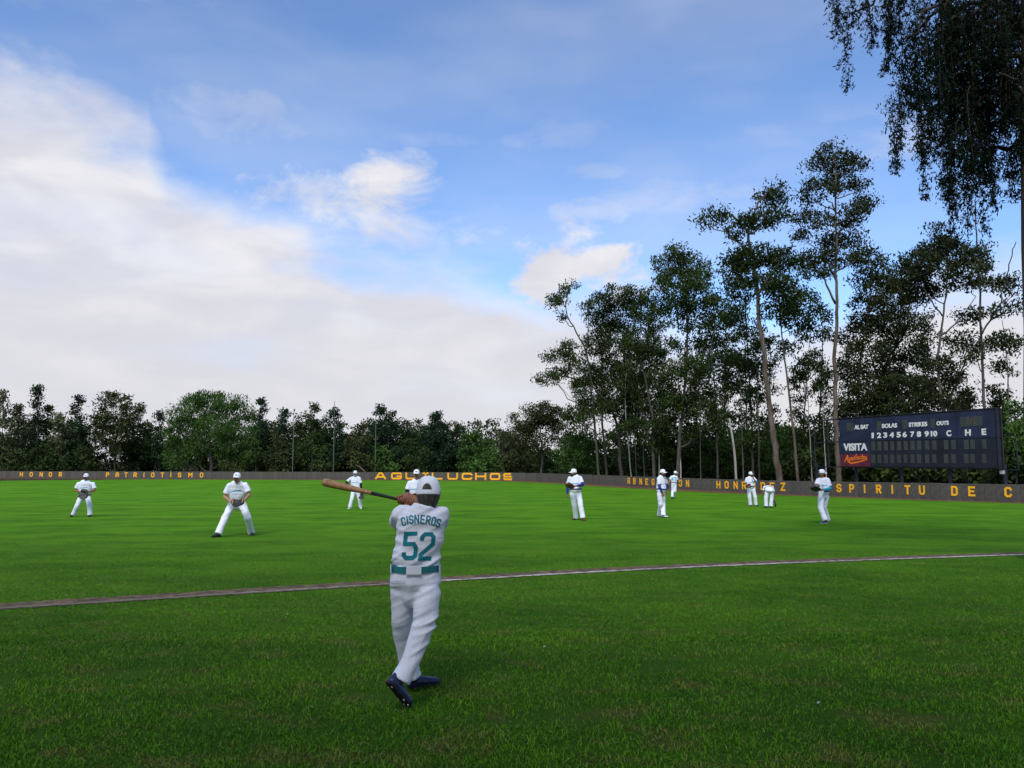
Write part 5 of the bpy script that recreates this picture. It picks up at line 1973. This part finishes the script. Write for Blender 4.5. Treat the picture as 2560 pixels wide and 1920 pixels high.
px_tree('leafy green young tree at the right edge beside the scoreboard', 64, [(2540, 1200), (2540, 1120), (2545, 1040)], .12,
        [(2545, 1020, 22, 20), (2530, 1070, 24, 22), (2556, 1080, 24, 24), (2536, 1120, 28, 22), (2560, 1140, 26, 24), (2575, 1050, 26, 30)], name='young_tree', leafm='leaf_green', seed=29, **EK)
# slim bare stems standing just behind the wall
for i, (x0, x1, x2, top, rr, bk, where) in enumerate([(1612, 1606, 1600, 930, .085, 'bark_grey', 'left of the sturdy grey trunk'), (1647, 1650, 1655, 960, .07, 'bark_pale', 'touching the sturdy grey trunk'), (1703, 1698, 1702, 1000, .10, 'bark_pale', 'right behind the player numbered 49'),
                                                      (1752, 1750, 1746, 900, .08, 'bark_dark', 'midway between the words ABNEGACION and HONRADEZ'), (1858, 1854, 1848, 880, .08, 'bark_grey', 'just right of the dead pale trunk'), (1898, 1896, 1890, 860, .09, 'bark_dark', 'right of the player raising his hand'),
                                                      (2030, 2022, 2015, 900, .07, 'bark_pale', 'inside the open bay of the scoreboard frame'), (2066, 2058, 2062, 920, .07, 'bark_pale', 'left of the word VISITA')]):
    rg = np.random.default_rng(860 + i)
    Yb = float(np.interp(x0, [1290, 1345, 1480, 1730, 1990, 2100, 2300, 2560], [111, 107, 95, 77, 66, 62, 55.5, 49])) + (5 if x0 < 2000 else 14)
    cl = [(x2 + rg.uniform(-14, 14), top + rg.uniform(-12, 40), rg.uniform(14, 22), rg.uniform(9, 14)) for _ in range(4)]
    px_tree('slim bare-stemmed eucalyptus ' + where, Yb, [(x0, 1195), ((x0 + x1) / 2, 1120), (x1, 1040), (x2, top)], rr / .74, cl, bark=bk, leafm='leaf_euc', seed=870 + i, grow=1.0, **EK)
# second row, further back
for i, (x, top, hw, dY, where) in enumerate([(1462, 905, 34, 14, 'behind the leftmost arched eucalyptus'), (1560, 850, 40, 15, 'behind the low-forked dark trunk'), (1655, 900, 40, 16, 'behind the sturdy grey trunk'), (1740, 850, 42, 15, 'behind the broad-crowned tall one'),
                                             (1815, 740, 40, 14, 'left of the huge brown trunk'), (1865, 800, 40, 18, 'behind the dead pale trunk'), (1925, 820, 40, 16, 'behind the huge brown trunk'), (2015, 870, 42, 16, 'left of the tallest one'), (2055, 760, 34, 18, 'directly behind the tallest one'),
                                             (2120, 880, 42, 16, 'right of the tallest one'), (2225, 850, 46, 16, 'behind the word BOLAS'), (2320, 800, 46, 16, 'behind the flat-topped one'), (2420, 960, 40, 18, 'behind the letters H and E'), (2500, 960, 36, 18, 'at the right end')]):
    rg = np.random.default_rng(900 + i)
    Yb = float(np.interp(x, [1290, 1345, 1480, 1730, 1990, 2100, 2300, 2560], [111, 107, 95, 77, 66, 62, 55.5, 49])) + dY + 6
    cl = auto_clumps(x, top, 1110, hw, 'loose', rg, 15)
    px_tree('second-row dark eucalyptus of the grove ' + where, Yb, [(x + rg.uniform(-8, 8), 1190), (x + rg.uniform(-6, 6), 1080), (x, (top + 1080) / 2), (x, top + 8)], .17, cl, seed=930 + i, leafm='leaf_euc', grow=.92, limb_f=.8, **{**EK, 'dens': 1.0})
# mid-height green trees under the grove
MIDG = 'mid-height trees under the grove'
EK2 = dict(leaf=.27, rp=.95, dens=1.3, hang=.3, aspect=.5, group=MIDG, name='young_tree')
px_tree('spreading oak-like tree at the left foot of the grove', 113, [(1351, 1190), (1356, 1130), (1350, 1090), (1355, 1050)], .26,
        [(1352, 1020, 40, 14), (1310, 1050, 36, 16), (1350, 1060, 46, 18), (1392, 1045, 34, 16), (1292, 1085, 30, 18), (1330, 1100, 36, 16), (1400, 1080, 30, 16), (1372, 1030, 34, 14)],
        leafm='leaf_olive', bark='bark_grey', seed=31, forks=[[(1354, 1135), (1330, 1105), (1312, 1075)], [(1353, 1120), (1378, 1090), (1392, 1060)]], **{**EK2, 'name': 'spreading_tree'})
px_tree('bright green bush tree between the oak-like tree and the grove', 104, [(1455, 1190), (1455, 1140)], .14, [(1440, 1110, 36, 24), (1470, 1100, 30, 20), (1425, 1140, 34, 26), (1480, 1140, 34, 26), (1450, 1160, 44, 22)], leafm='leaf_green', seed=32, **EK2)
px_tree('green bushy tree between the sturdy trunk and the dead pale trunk', 92, [(1800, 1190), (1800, 1120)], .13, [(1800, 1100, 32, 22), (1780, 1130, 32, 24), (1826, 1130, 32, 24), (1850, 1110, 28, 20), (1805, 1160, 50, 20)], leafm='leaf_green', seed=33, **EK2)
px_tree('yellow-green bushy tree above the word AL BAT', 84, [(2160, 1190), (2165, 1080)], .15, [(2165, 1010, 36, 20), (2200, 1000, 34, 20), (2240, 1010, 36, 20), (2280, 1020, 34, 16), (2130, 1030, 32, 20), (2180, 1040, 44, 20)], leafm='leaf_green', seed=34, **EK2)
px_tree('round green bush tree behind the huge brown trunk', 86, [(1945, 1190), (1948, 1120)], .14, [(1920, 1100, 30, 22), (1955, 1085, 32, 22), (1990, 1100, 32, 22), (1930, 1140, 36, 24), (1980, 1145, 40, 24)], leafm='leaf_green', seed=35, **EK2)
px_tree('dark bushy tree in the open bay left of the scoreboard', 80, [(2040, 1195), (2042, 1110)], .14, [(2040, 1060, 30, 20), (2020, 1100, 30, 24), (2060, 1095, 30, 22), (2045, 1140, 40, 24), (2000, 1150, 34, 20)], leafm='leaf_euc', seed=36, **EK2)


FAR = 'far tree line behind the wall'
LEFT = [  # label, trunk x, top y, crown bottom y, half width, depth, shape, leaf, bark, trunk radius, extra trunk lean
    ('feathery pale tree cut by the photo\'s left edge', 6, 968, 1120, 26, 134, 'loose', 'leaf_pale', 'bark_grey', .16, 0),
    ('low feathery grey-green tree next to the left edge', 46, 1004, 1130, 32, 138, 'loose', 'leaf_pale', 'bark_grey', .18, 0),
    ('narrow dark conifer spire, tallest at the far left', 94, 957, 1110, 22, 136, 'cone', 'leaf_pine', 'bark_dark', .20, 0),
    ('small clumpy tree right of the conifer spire', 121, 1006, 1130, 20, 139, 'pine', 'leaf_euc', 'bark_dark', .15, 0),
    ('thin twiggy tree with pale leaning stem above the word HONOR', 150, 1026, 1130, 22, 135, 'loose', 'leaf_pale', 'bark_pale', .14, -10),
    ('dark pointed pine above the crouching far-left player', 198, 981, 1140, 36, 137, 'pine', 'leaf_pine', 'bark_grey', .22, -6),
    ('tall broad tree with pale feathery top above the word PATRIOTISMO', 284, 972, 1125, 50, 136, 'loose', 'leaf_olive', 'bark_dark', .22, 4),
    ('dark leaning-topped tree left of the pale building', 350, 1002, 1165, 36, 140, 'pine', 'leaf_euc', 'bark_dark', .20, 0),
    ('slim dark pine between the pale building and the big round tree', 398, 1020, 1165, 20, 138, 'pine', 'leaf_pine', 'bark_dark', .17, 0),
    ('dark pine just right of the big round tree', 652, 987, 1165, 36, 139, 'pine', 'leaf_pine', 'bark_dark', .22, 0),
    ('small-topped pine left of the first net pole', 711, 1014, 1165, 34, 138, 'pine', 'leaf_pine', 'bark_dark', .20, 0),
    ('twin-topped loose pine between the first and second net poles', 786, 1004, 1160, 38, 137, 'pine', 'leaf_euc', 'bark_dark', .20, 0),
    ('shaggy pine touching the tallest net pole', 838, 1014, 1160, 42, 139, 'pine', 'leaf_pine', 'bark_dark', .22, 0),
    ('large dark flat-topped pine above the letters AG', 952, 1006, 1150, 58, 138, 'pine', 'leaf_pine', 'bark_dark', .28, 0),
    ('broad pyramid-shaped pine above the letters UCH', 1090, 1022, 1165, 66, 137, 'cone', 'leaf_pine', 'bark_dark', .28, 0),
    ('low bright green tree above the letter S', 1190, 1070, 1175, 44, 131, 'round', 'leaf_green', 'bark_grey', .18, 0),
    ('pale loose tree between the letter S and the oak-like tree', 1256, 1066, 1170, 34, 134, 'loose', 'leaf_pale', 'bark_grey', .16, 0),
]
for i, (lab, x, top, bot, hw, Y, shape, lf, bk, r0, lean) in enumerate(LEFT):
    hw *= 1.12
    top += 5
    rg = np.random.default_rng(300 + i)
    cl = auto_clumps(x, top, bot, hw, shape, rg)
    cl.insert(0, (x, top + 3, 3.2, 4.0, 0))
    cl.insert(1, (x + rg.uniform(-4, 4), top + 9, 5.5, 4.0, 0))
    px_tree(lab, Y, [(x + lean, 1190), (x + lean * .3, (bot + top * 0 + 1160) / 2), (x, (top + bot) / 2), (x, top + 6)], r0, cl, bark=bk, leafm=lf, name={'cone': 'conifer_tree', 'pine': 'pine_tree'}.get(shape, 'broadleaf_tree'),
            seed=400 + i, grow=1.0, leaf=.44, rp=1.0, hang=.15 if shape in ('cone', 'pine') else .4, aspect=.5, dens=1.7 if shape != 'loose' else 1.2, group=FAR, r_top=.15)
for i, (x, top, hw, sh, lf, where) in enumerate([(70, 1040, 40, 'round', 'leaf_euc', 'between the left edge and the conifer spire'), (172, 1035, 40, 'loose', 'leaf_olive', 'left of the dark pointed pine'), (238, 1040, 36, 'loose', 'leaf_euc', 'right of the dark pointed pine'),
                                                 (330, 1035, 40, 'round', 'leaf_euc', 'behind the tall broad tree'), (640, 1030, 44, 'round', 'leaf_euc', 'peeping out right of the big round tree'), (700, 1045, 44, 'round', 'leaf_olive', 'left of the first net pole'),
                                                 (752, 1032, 42, 'loose', 'leaf_euc', 'between the first two net poles'), (815, 1040, 46, 'round', 'leaf_pine', 'behind the tallest net pole'), (885, 1055, 46, 'round', 'leaf_olive', 'left of the flat-topped pine'),
                                                 (1000, 1042, 44, 'loose', 'leaf_pine', 'right of the flat-topped pine'), (1045, 1060, 40, 'round', 'leaf_euc', 'left of the pyramid-shaped pine'), (1140, 1066, 40, 'round', 'leaf_pine', 'right of the pyramid-shaped pine'),
                                                 (980, 1018, 40, 'pine', 'leaf_pine', 'beside the flat-topped pine, slightly lower')]):
    rg = np.random.default_rng(700 + i)
    cl = auto_clumps(x, top, 1170, hw, sh, rg, 20)
    px_tree('second-row tree of the far line ' + where, 144, [(x, 1190), (x, 1120), (x, top + 20)], .18, cl, bark='bark_dark', leafm=lf, name='broadleaf_tree', seed=720 + i, grow=1.0, leaf=.46, rp=1.1, hang=.25, aspect=.5, dens=1.1, group=FAR, r_top=.15, twigs=1)
# the big round pepper tree with hanging foliage
rg = np.random.default_rng(77)
cl = [(522, 990, 40, 14), (480, 1002, 36, 16), (565, 998, 40, 16), (450, 1030, 34, 20), (520, 1022, 50, 20), (598, 1025, 36, 22), (436, 1068, 28, 26), (480, 1060, 40, 24), (540, 1060, 46, 24), (600, 1065, 38, 28), (445, 1110, 28, 26), (492, 1105, 34, 24),
      (560, 1105, 38, 24), (612, 1110, 30, 28), (460, 1145, 28, 20), (590, 1145, 34, 20), (625, 1140, 24, 22), (430, 1140, 22, 22)]
px_tree('big round bright green tree with hanging foliage on a stout forked trunk', 130, [(528, 1190), (529, 1150), (526, 1110), (522, 1050)], .50, cl, bark='bark_dark', leafm='leaf_green', name='pepper_tree', seed=78, grow=1.05, leaf=.40, rp=1.2, hang=.9, aspect=.34, dens=1.7,
        forks=[[(529, 1150), (510, 1115), (490, 1080)], [(527, 1120), (555, 1080), (575, 1040)]], group=FAR)
# lighter shrubs just behind the wall
SHR = 'shrubs behind the far wall'
for i, (lab, x, top, hw, Y, lf) in enumerate([('olive-leaved shrub with a broken branch above the bearded player', 905, 1080, 48, 128, 'leaf_olive'), ('dense green shrub between the tallest pole and the letter A', 960, 1110, 40, 129, 'leaf_green'),
                                              ('dark green shrub behind the letters GUI', 1045, 1120, 46, 129, 'leaf_euc'), ('leafy shrub behind the letters HO', 1215, 1120, 46, 126, 'leaf_green'), ('grey-green shrub left of the first net pole', 690, 1085, 46, 129, 'leaf_olive'),
                                              ('dark shrub between the first and tallest net poles', 780, 1095, 46, 129, 'leaf_euc'), ('low dark shrub right of the big round tree', 640, 1120, 32, 128, 'leaf_euc'), ('grey-green shrub behind the letter S', 1290, 1115, 42, 120, 'leaf_olive'),
                                              ('bushy shrub at the far left edge of the wall', 20, 1120, 44, 130, 'leaf_euc'), ('dark shrub behind the word HONOR', 110, 1110, 50, 131, 'leaf_euc'), ('dark shrub above the first letters of PATRIOTISMO', 225, 1105, 36, 132, 'leaf_euc'),
                                              ('shrub under the big round tree beside its trunk', 580, 1150, 36, 127, 'leaf_olive')]):
    rg = np.random.default_rng(500 + i)
    cl = auto_clumps(x, top, 1188, hw, 'round', rg, 9)
    px_tree(lab, Y, [(x, 1190), (x, 1165), (x, (top + 1180) / 2)], .09, cl, bark='bark_grey', leafm=lf, name='shrub', seed=520 + i, leaf=.46, rp=1.0, hang=.25, aspect=.55, dens=1.3, group=SHR, cat='shrub')
# pale broken branch stump lying out of that shrub
mb = MB()
mb.tube([at(891, 1163, 125), at(900, 1168, 125), at(908, 1175, 124.6), at(914, 1181, 124.4)], [.06, .09, .12, .15], 7)
o = mb.build('fallen_branch', M['bark_brown'], None, True)
tag(o, 'broken branch sticking out over the wall above the bearded player', 'branch')

# understorey too dense to tell apart: one mass along the whole wall
rgU = np.random.default_rng(55)
cents = []


def under(px0, px1, n, ytop, Y0, Y1, gaps=()):
    for _ in range(n):
        x = rgU.uniform(px0, px1)
        if any(a < x < b for a, b in gaps):
            continue
        Y = rgU.uniform(Y0(x), Y1(x)) if callable(Y0) else rgU.uniform(Y0, Y1)
        y = 1188 - (1188 - ytop) * rgU.uniform(0, 1) ** 1.1
        c = at(x, y, Y)
        _, p = puff_points(c, (1.7, 1.4, 1.1), 6, 15, 1.1, rgU)
        cents.append(p)


wallY = lambda x: float(np.interp(x, [1290, 1345, 1480, 1730, 1990, 2100, 2300, 2560], [111, 107, 95, 77, 66, 62, 55.5, 49]))
under(-140, 1330, 520, 1105, 140, 152, gaps=((236, 262), (290, 316), (396, 418)))
under(-140, 1330, 420, 1058, 150, 164, gaps=((236, 322), (396, 418)))
under(1330, 2640, 420, 1125, lambda x: wallY(x) + 14, lambda x: wallY(x) + 34)
under(1400, 2640, 190, 1085, lambda x: wallY(x) + 28, lambda x: wallY(x) + 46)
under(1440, 2620, 120, 1030, lambda x: wallY(x) + 34, lambda x: wallY(x) + 52)
pts = np.concatenate(cents)
v, f = leaf_quads(pts, .54, .25, .55, rgU)
o = link('undergrowth', np_mesh('undergrowth', v, f), M['leaf_euc'])
tag(o, 'dark dense undergrowth massed behind the whole outfield wall', 'undergrowth', kind='stuff')
#MARK_TREES

# ------------------------------------------------------------------ the near weeping tree at upper right, and its neighbours behind the camera
def weeping_tree(label, base, H, limbs, seed, strands=260, leaf=.085, per=150, r0=.22, zmin=5.6, bark='bark_red', lean=(0, 0), name='weeping_cypress_tree', extra=(), aspect=.30):
    """straight trunk, limbs that arch out and strands of fine foliage hanging from them"""
    rg = np.random.default_rng(seed)
    bx, by = base
    z0 = float(gz(bx, by))
    root = empty(name, (bx, by, z0))
    tag(root, label, 'tree', 'dark weeping trees beside the field')
    mb = MB()
    tp = [Vector((bx + lean[0] * t, by + lean[1] * t, z0 - .2 + (H + .2) * t)) for t in np.linspace(0, 1, 12)]
    mb.tube(wobble(tp, .03, rg), [r0 * (1.15 - .95 * t) for t in np.linspace(0, 1, 12)], 12)
    tips = []
    for (az_, z_, L, drop) in limbs:
        a = Vector((bx + lean[0] * z_ / H, by + lean[1] * z_ / H, z0 + z_))
        d = Vector((math.sin(az_), math.cos(az_), 0))
        b = a + d * L + Vector((0, 0, -drop))
        lp = wobble(curve3(a, b, (0, 0, .30 * L + .3 * drop), 8), .04 * L, rg)
        lr = .022 + .014 * L
        mb.tube(lp, [lr * (1 - .85 * i / 8) + .006 for i in range(9)], 6)
        tips.append((lp, L))
    cents = []
    wsum = np.array([t[1] for t in tips])
    wsum = wsum / wsum.sum()

    def strand(a, ln, dirx, dens=1.0, fat=1.0):
        n = 14
        pts = []
        p = Vector(a)
        v_ = Vector((dirx[0], dirx[1], .15))
        for i in range(n):
            pts.append(p.copy())
            v_ = v_ * .72 + Vector((0, 0, -.55)) + Vector(rg.normal(size=3) * .05)
            p = p + v_.normalized() * (ln / n)
        mb.tube(pts, [.006 * (1 - .8 * i / (n - 1)) + .0015 for i in range(n)], 4, cap=False)
        P = np.array([tuple(q) for q in pts])
        nt = max(4, int(34 * ln * dens))
        t = rg.uniform(0, 1, nt) ** .85 * (n - 1)
        i0 = np.minimum(t.astype(int), n - 2)
        st = P[i0] + (P[i0 + 1] - P[i0]) * (t - i0)[:, None]
        tl = (.10 + .26 * fat * (1.0 - .8 * t / (n - 1)) * rg.uniform(.4, 1.3, nt))
        aa = rg.uniform(0, 2 * math.pi, nt)
        dd = np.stack([np.cos(aa), np.sin(aa), rg.normal(-.75, .45, nt)], 1)
        dd /= np.linalg.norm(dd, axis=1)[:, None]
        m = max(3, int(per * .028))
        s_ = rg.uniform(.1, 1, (nt, m))
        c = st[:, None, :] + dd[:, None, :] * (tl[:, None] * s_)[..., None]
        c[..., 2] -= (tl[:, None] * s_ ** 2) * .35
        c += rg.normal(size=c.shape) * .014
        cents.append(c.reshape(-1, 3))
    for _ in range(strands):
        lp, L = tips[int(rg.choice(len(tips), p=wsum))]
        t = rg.uniform(.12, 1.0) ** .8 * 8
        i = min(int(t), 7)
        a = lp[i].lerp(lp[i + 1], t - i)
        d = rg.normal(size=2)
        d = d / np.linalg.norm(d) * rg.uniform(.2, .9)
        ln = rg.uniform(.8, 2.4)
        a = a + Vector((d[0] * .4, d[1] * .4, 0))
        if a.z - ln < zmin:
            ln = max(.4, a.z - zmin)
        strand(a, ln, d)
    for (p, ln, d, dn, ft) in extra:
        strand(p, ln, d, dn, ft)
    mb.build('trunk', M[bark], root, True)
    pts = np.concatenate(cents)
    v, f = leaf_quads(pts, leaf, .55, aspect, rg)
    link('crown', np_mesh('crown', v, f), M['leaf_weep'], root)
    return root


D0 = 14.5
ex = []
for (x, y0, y1, dep, dn, ft) in [(2090, -90, 105, -.6, 1.1, .9), (2120, -100, 80, -.3, .9, .7), (2205, -60, 118, 0, .7, .6), (2250, -80, 40, .2, .8, .7), (2228, 235, 440, .0, 1.7, .75), (2245, 210, 380, .3, 1.5, .9), (2215, 150, 185, .1, .9, .6),
                                 (2300, 260, 505, -.2, 1.2, .55), (2330, 150, 400, .4, 1.6, 1.0), (2360, 300, 480, .1, 1.5, .8), (2390, 350, 560, .5, 1.7, 1.1), (2420, 380, 590, .2, 1.7, 1.0), (2455, 350, 600, .6, 1.6, 1.1), (2490, 300, 540, .1, 1.5, 1.0),
                                 (2520, 250, 520, .4, 1.5, 1.1), (2280, 60, 300, .2, 1.7, 1.1), (2310, 30, 330, -.3, 1.8, 1.2), (2350, 0, 330, .3, 1.9, 1.3), (2400, -20, 340, -.1, 1.9, 1.4), (2450, 0, 380, .4, 1.9, 1.4), (2500, 0, 340, .0, 1.9, 1.4),
                                 (2545, 0, 330, .5, 1.9, 1.4), (2340, 180, 430, .8, 1.7, 1.2), (2410, 160, 450, .9, 1.8, 1.3), (2470, 170, 460, .9, 1.8, 1.3), (2260, 130, 250, .6, 1.4, 1.0), (2580, 100, 420, .2, 1.8, 1.4), (2620, 50, 380, .2, 1.8, 1.4),
                                 (2375, 420, 640, .6, 1.0, .7), (2560, 350, 600, .7, 1.0, .9)]:
    a, b = at(x, y0, D0 + dep), at(x, y1, D0 + dep)
    ex.append((a, a.z - b.z, (rng.normal() * .15, rng.normal() * .15), dn, ft))
for _ in range(54):
    x = rng.uniform(2275, 2640)
    y0 = rng.uniform(-160, 330)
    y1 = min(y0 + rng.uniform(120, 330), np.interp(x, [2270, 2320, 2400, 2500, 2640], [270, 340, 430, 430, 400]) + rng.uniform(-170, 110))
    if y1 - y0 < 60:
        continue
    dep = rng.uniform(-1.2, 1.6)
    a, b = at(x, y0, D0 + dep), at(x, y1, D0 + dep)
    ex.append((a, a.z - b.z, (rng.normal() * .25, rng.normal() * .25), 1.3, rng.uniform(.9, 1.5)))
limbs = []
for i in range(26):
    limbs.append((rng.uniform(-math.pi, math.pi), rng.uniform(7.5, 15.0), rng.uniform(1.2, 2.6), rng.uniform(-.3, .6)))
for a_, z_, L_, d_ in [(-1.45, 11.2, 3.2, .7), (-1.62, 10.2, 2.4, .5), (-1.3, 12.6, 3.4, .9), (-1.7, 9.2, 2.1, .6), (-1.9, 12.0, 2.6, .5), (-1.2, 9.8, 2.0, .6), (-1.5, 8.6, 1.5, .6)]:
    limbs.append((a_, z_, L_, d_))
weeping_tree('dark weeping tree hanging into the top right corner beside a reddish trunk', (9.38, 14.5), 16.0, limbs, 91, strands=170, leaf=.080, r0=.15, zmin=7.2, extra=ex, per=320, aspect=.27, lean=(.62, 0))
# its row of neighbours stands behind the photographer and keeps the near grass in shade
for k, (bx, by, H) in enumerate([(-9.0, -3.5, 15.0), (-3.5, -5.0, 16.0), (1.8, -5.5, 16.0), (7.0, -3.5, 16.0), (12.0, 1.5, 15.0)]):
    limbs = [(rng.uniform(-math.pi, math.pi), rng.uniform(4.5, H - 1.0), rng.uniform(1.6, 4.2), rng.uniform(.0, .8)) for _ in range(46)]
    weeping_tree(['weeping tree behind the camera towards the left', 'weeping tree straight behind the camera', 'weeping tree behind the camera towards the right', 'weeping tree out of frame right of the camera', 'weeping tree out of frame right of the batter'][k],
                 (bx, by), H, limbs, 120 + k, strands=130, leaf=.60, per=75, r0=.24, zmin=4.0)

# ------------------------------------------------------------------ grass blades
def line_dist(x, y):
    i = np.searchsorted(LINE_A[:, 0], x).clip(1, len(LINE_A) - 1)
    ly = np.interp(x, LINE_A[:, 0], LINE_A[:, 1])
    slope = (LINE_A[i, 1] - LINE_A[i - 1, 1]) / (LINE_A[i, 0] - LINE_A[i - 1, 0])
    return (y - ly) / np.sqrt(1 + slope ** 2)


def blades(n, y0, y1, h, w, segs, rg, power=1.0, lean=.75):
    u = rg.uniform(0, 1, n)
    y = (y0 ** (1 - power) + u * (y1 ** (1 - power) - y0 ** (1 - power))) ** (1 / (1 - power)) if power != 1 else y0 * (y1 / y0) ** u
    x = rg.uniform(-1, 1, n) * (y * .74 + 1.2)
    ld = line_dist(x, y)
    keep = (ld < -.075 + rg.normal(size=n) * .02) | (ld > .36 + rg.normal(size=n) * .06)
    x, y = x[keep], y[keep]
    # thinner turf over worn spots on the batting side
    if y0 < 12:
        wn = np.array([mnoise.noise(Vector((a_ * 1.1, b_ * 1.9, 3.0))) + .5 * mnoise.noise(Vector((a_ * 3.1, b_ * 4.9, 7.0))) for a_, b_ in zip(x, y)])
        k2 = rg.uniform(0, 1, len(x)) > np.clip((wn - .18) * 2.6, 0, .82) * np.clip((13 - y) / 6, 0, 1)
        x, y = x[k2], y[k2]
    n = len(x)
    # clumped height
    cl = np.array(.75 + .35 * np.sin(x * 3.1 + 1.7 * np.sin(y * 2.3)) * np.sin(y * 4.7 + x * 1.3))
    hh = h * rg.uniform(.5, 1.3, n) * (.7 + .5 * cl)
    a = rg.uniform(0, 2 * math.pi, n)
    ln = rg.normal(lean, .35, n)
    dx, dy = np.cos(a) * ln, np.sin(a) * ln
    b = rg.uniform(0, 2 * math.pi, n)
    ww = w * rg.uniform(.6, 1.3, n)
    wx, wy = np.cos(b) * ww * .5, np.sin(b) * ww * .5
    z = gz(x, y) - .004
    base = np.stack([x, y, z], 1)
    W_ = np.stack([wx, wy, np.zeros(n)], 1)
    tip = base + np.stack([dx * hh, dy * hh, hh * np.maximum(.25, 1 - .35 * np.abs(ln))], 1)
    if segs == 1:
        v = np.stack([base - W_, base + W_, tip], 1).reshape(-1, 3)
        return v, np.arange(n * 3).reshape(-1, 3)
    mid = base + np.stack([dx * hh * .30, dy * hh * .30, hh * .62], 1)
    v = np.stack([base - W_, base + W_, mid + W_ * .8, mid - W_ * .8, tip], 1).reshape(-1, 3)
    i = np.arange(n) * 5
    f = np.concatenate([np.stack([i, i + 1, i + 2], 1), np.stack([i, i + 2, i + 3], 1), np.stack([i + 3, i + 2, i + 4], 1)])
    return v, f


rgG = np.random.default_rng(5)
parts = [blades(122000, 3.6, 8.2, .034, .0056, 2, rgG, 1.0, .95), blades(200000, 7.8, 15.5, .032, .0075, 1, rgG, 1.0, 1.1), blades(150000, 15, 42, .022, .018, 1, rgG, 1.3, 1.5)]
vs, fs, off = [], [], 0
for v, f in parts:
    vs.append(v)
    fs.append(f + off)
    off += len(v)
o = link('grass', np_mesh('grass', np.concatenate(vs), np.concatenate(fs)), M['blade'])
tag(o, 'short mown green grass blades of the playing field', 'grass', kind='stuff')
# dry stalks and clippings lying in the turf
n = 1500
y = 3.8 * (16 / 3.8) ** rgG.uniform(0, 1, n)
x = rgG.uniform(-1, 1, n) * (y * .74 + 1)
a = rgG.uniform(0, math.pi, n)
L = rgG.uniform(.015, .05, n)
d = np.stack([np.cos(a) * L, np.sin(a) * L, rgG.normal(0, .25, n) * L], 1)
w = np.stack([-np.sin(a), np.cos(a), np.zeros(n)], 1) * .0018
c = np.stack([x, y, gz(x, y) + .026 + rgG.uniform(-.008, .008, n)], 1)
v = np.stack([c - d * .5 - w, c - d * .5 + w, c + d * .5 + w, c + d * .5 - w], 1).reshape(-1, 3)
o = link('dry_clippings', np_mesh('dry_clippings', v, np.arange(n * 4).reshape(-1, 4)), M['straw'])
tag(o, 'dry straw clippings scattered over the near grass', 'clippings', kind='stuff')
# small scraps
for (px, py, lab) in [(2047, 1766, 'small crumpled pale blue scrap in the grass at lower right'), (1362, 1624, 'tiny white scrap in the grass right of the batter'), (719, 1540, 'small pale scrap in the grass left of the batter near the line')]:
    p = ground_at(px, py)
    me = skin_mesh('scrap', [(p + V(-.008, 0, .024), (.008, .003), p + V(.007, .005, .028), (.006, .003)), (p + V(0, .004, .025), (.007, .002), p + V(.004, -.008, .031), (.005, .002))], .003, 1)
    wrinkle(me, lambda q: .004 * mnoise.noise(q * 90))
    o = link('paper_scrap', me, M['paper'])
    tag(o, lab, 'scrap', 'scraps of litter in the grass')
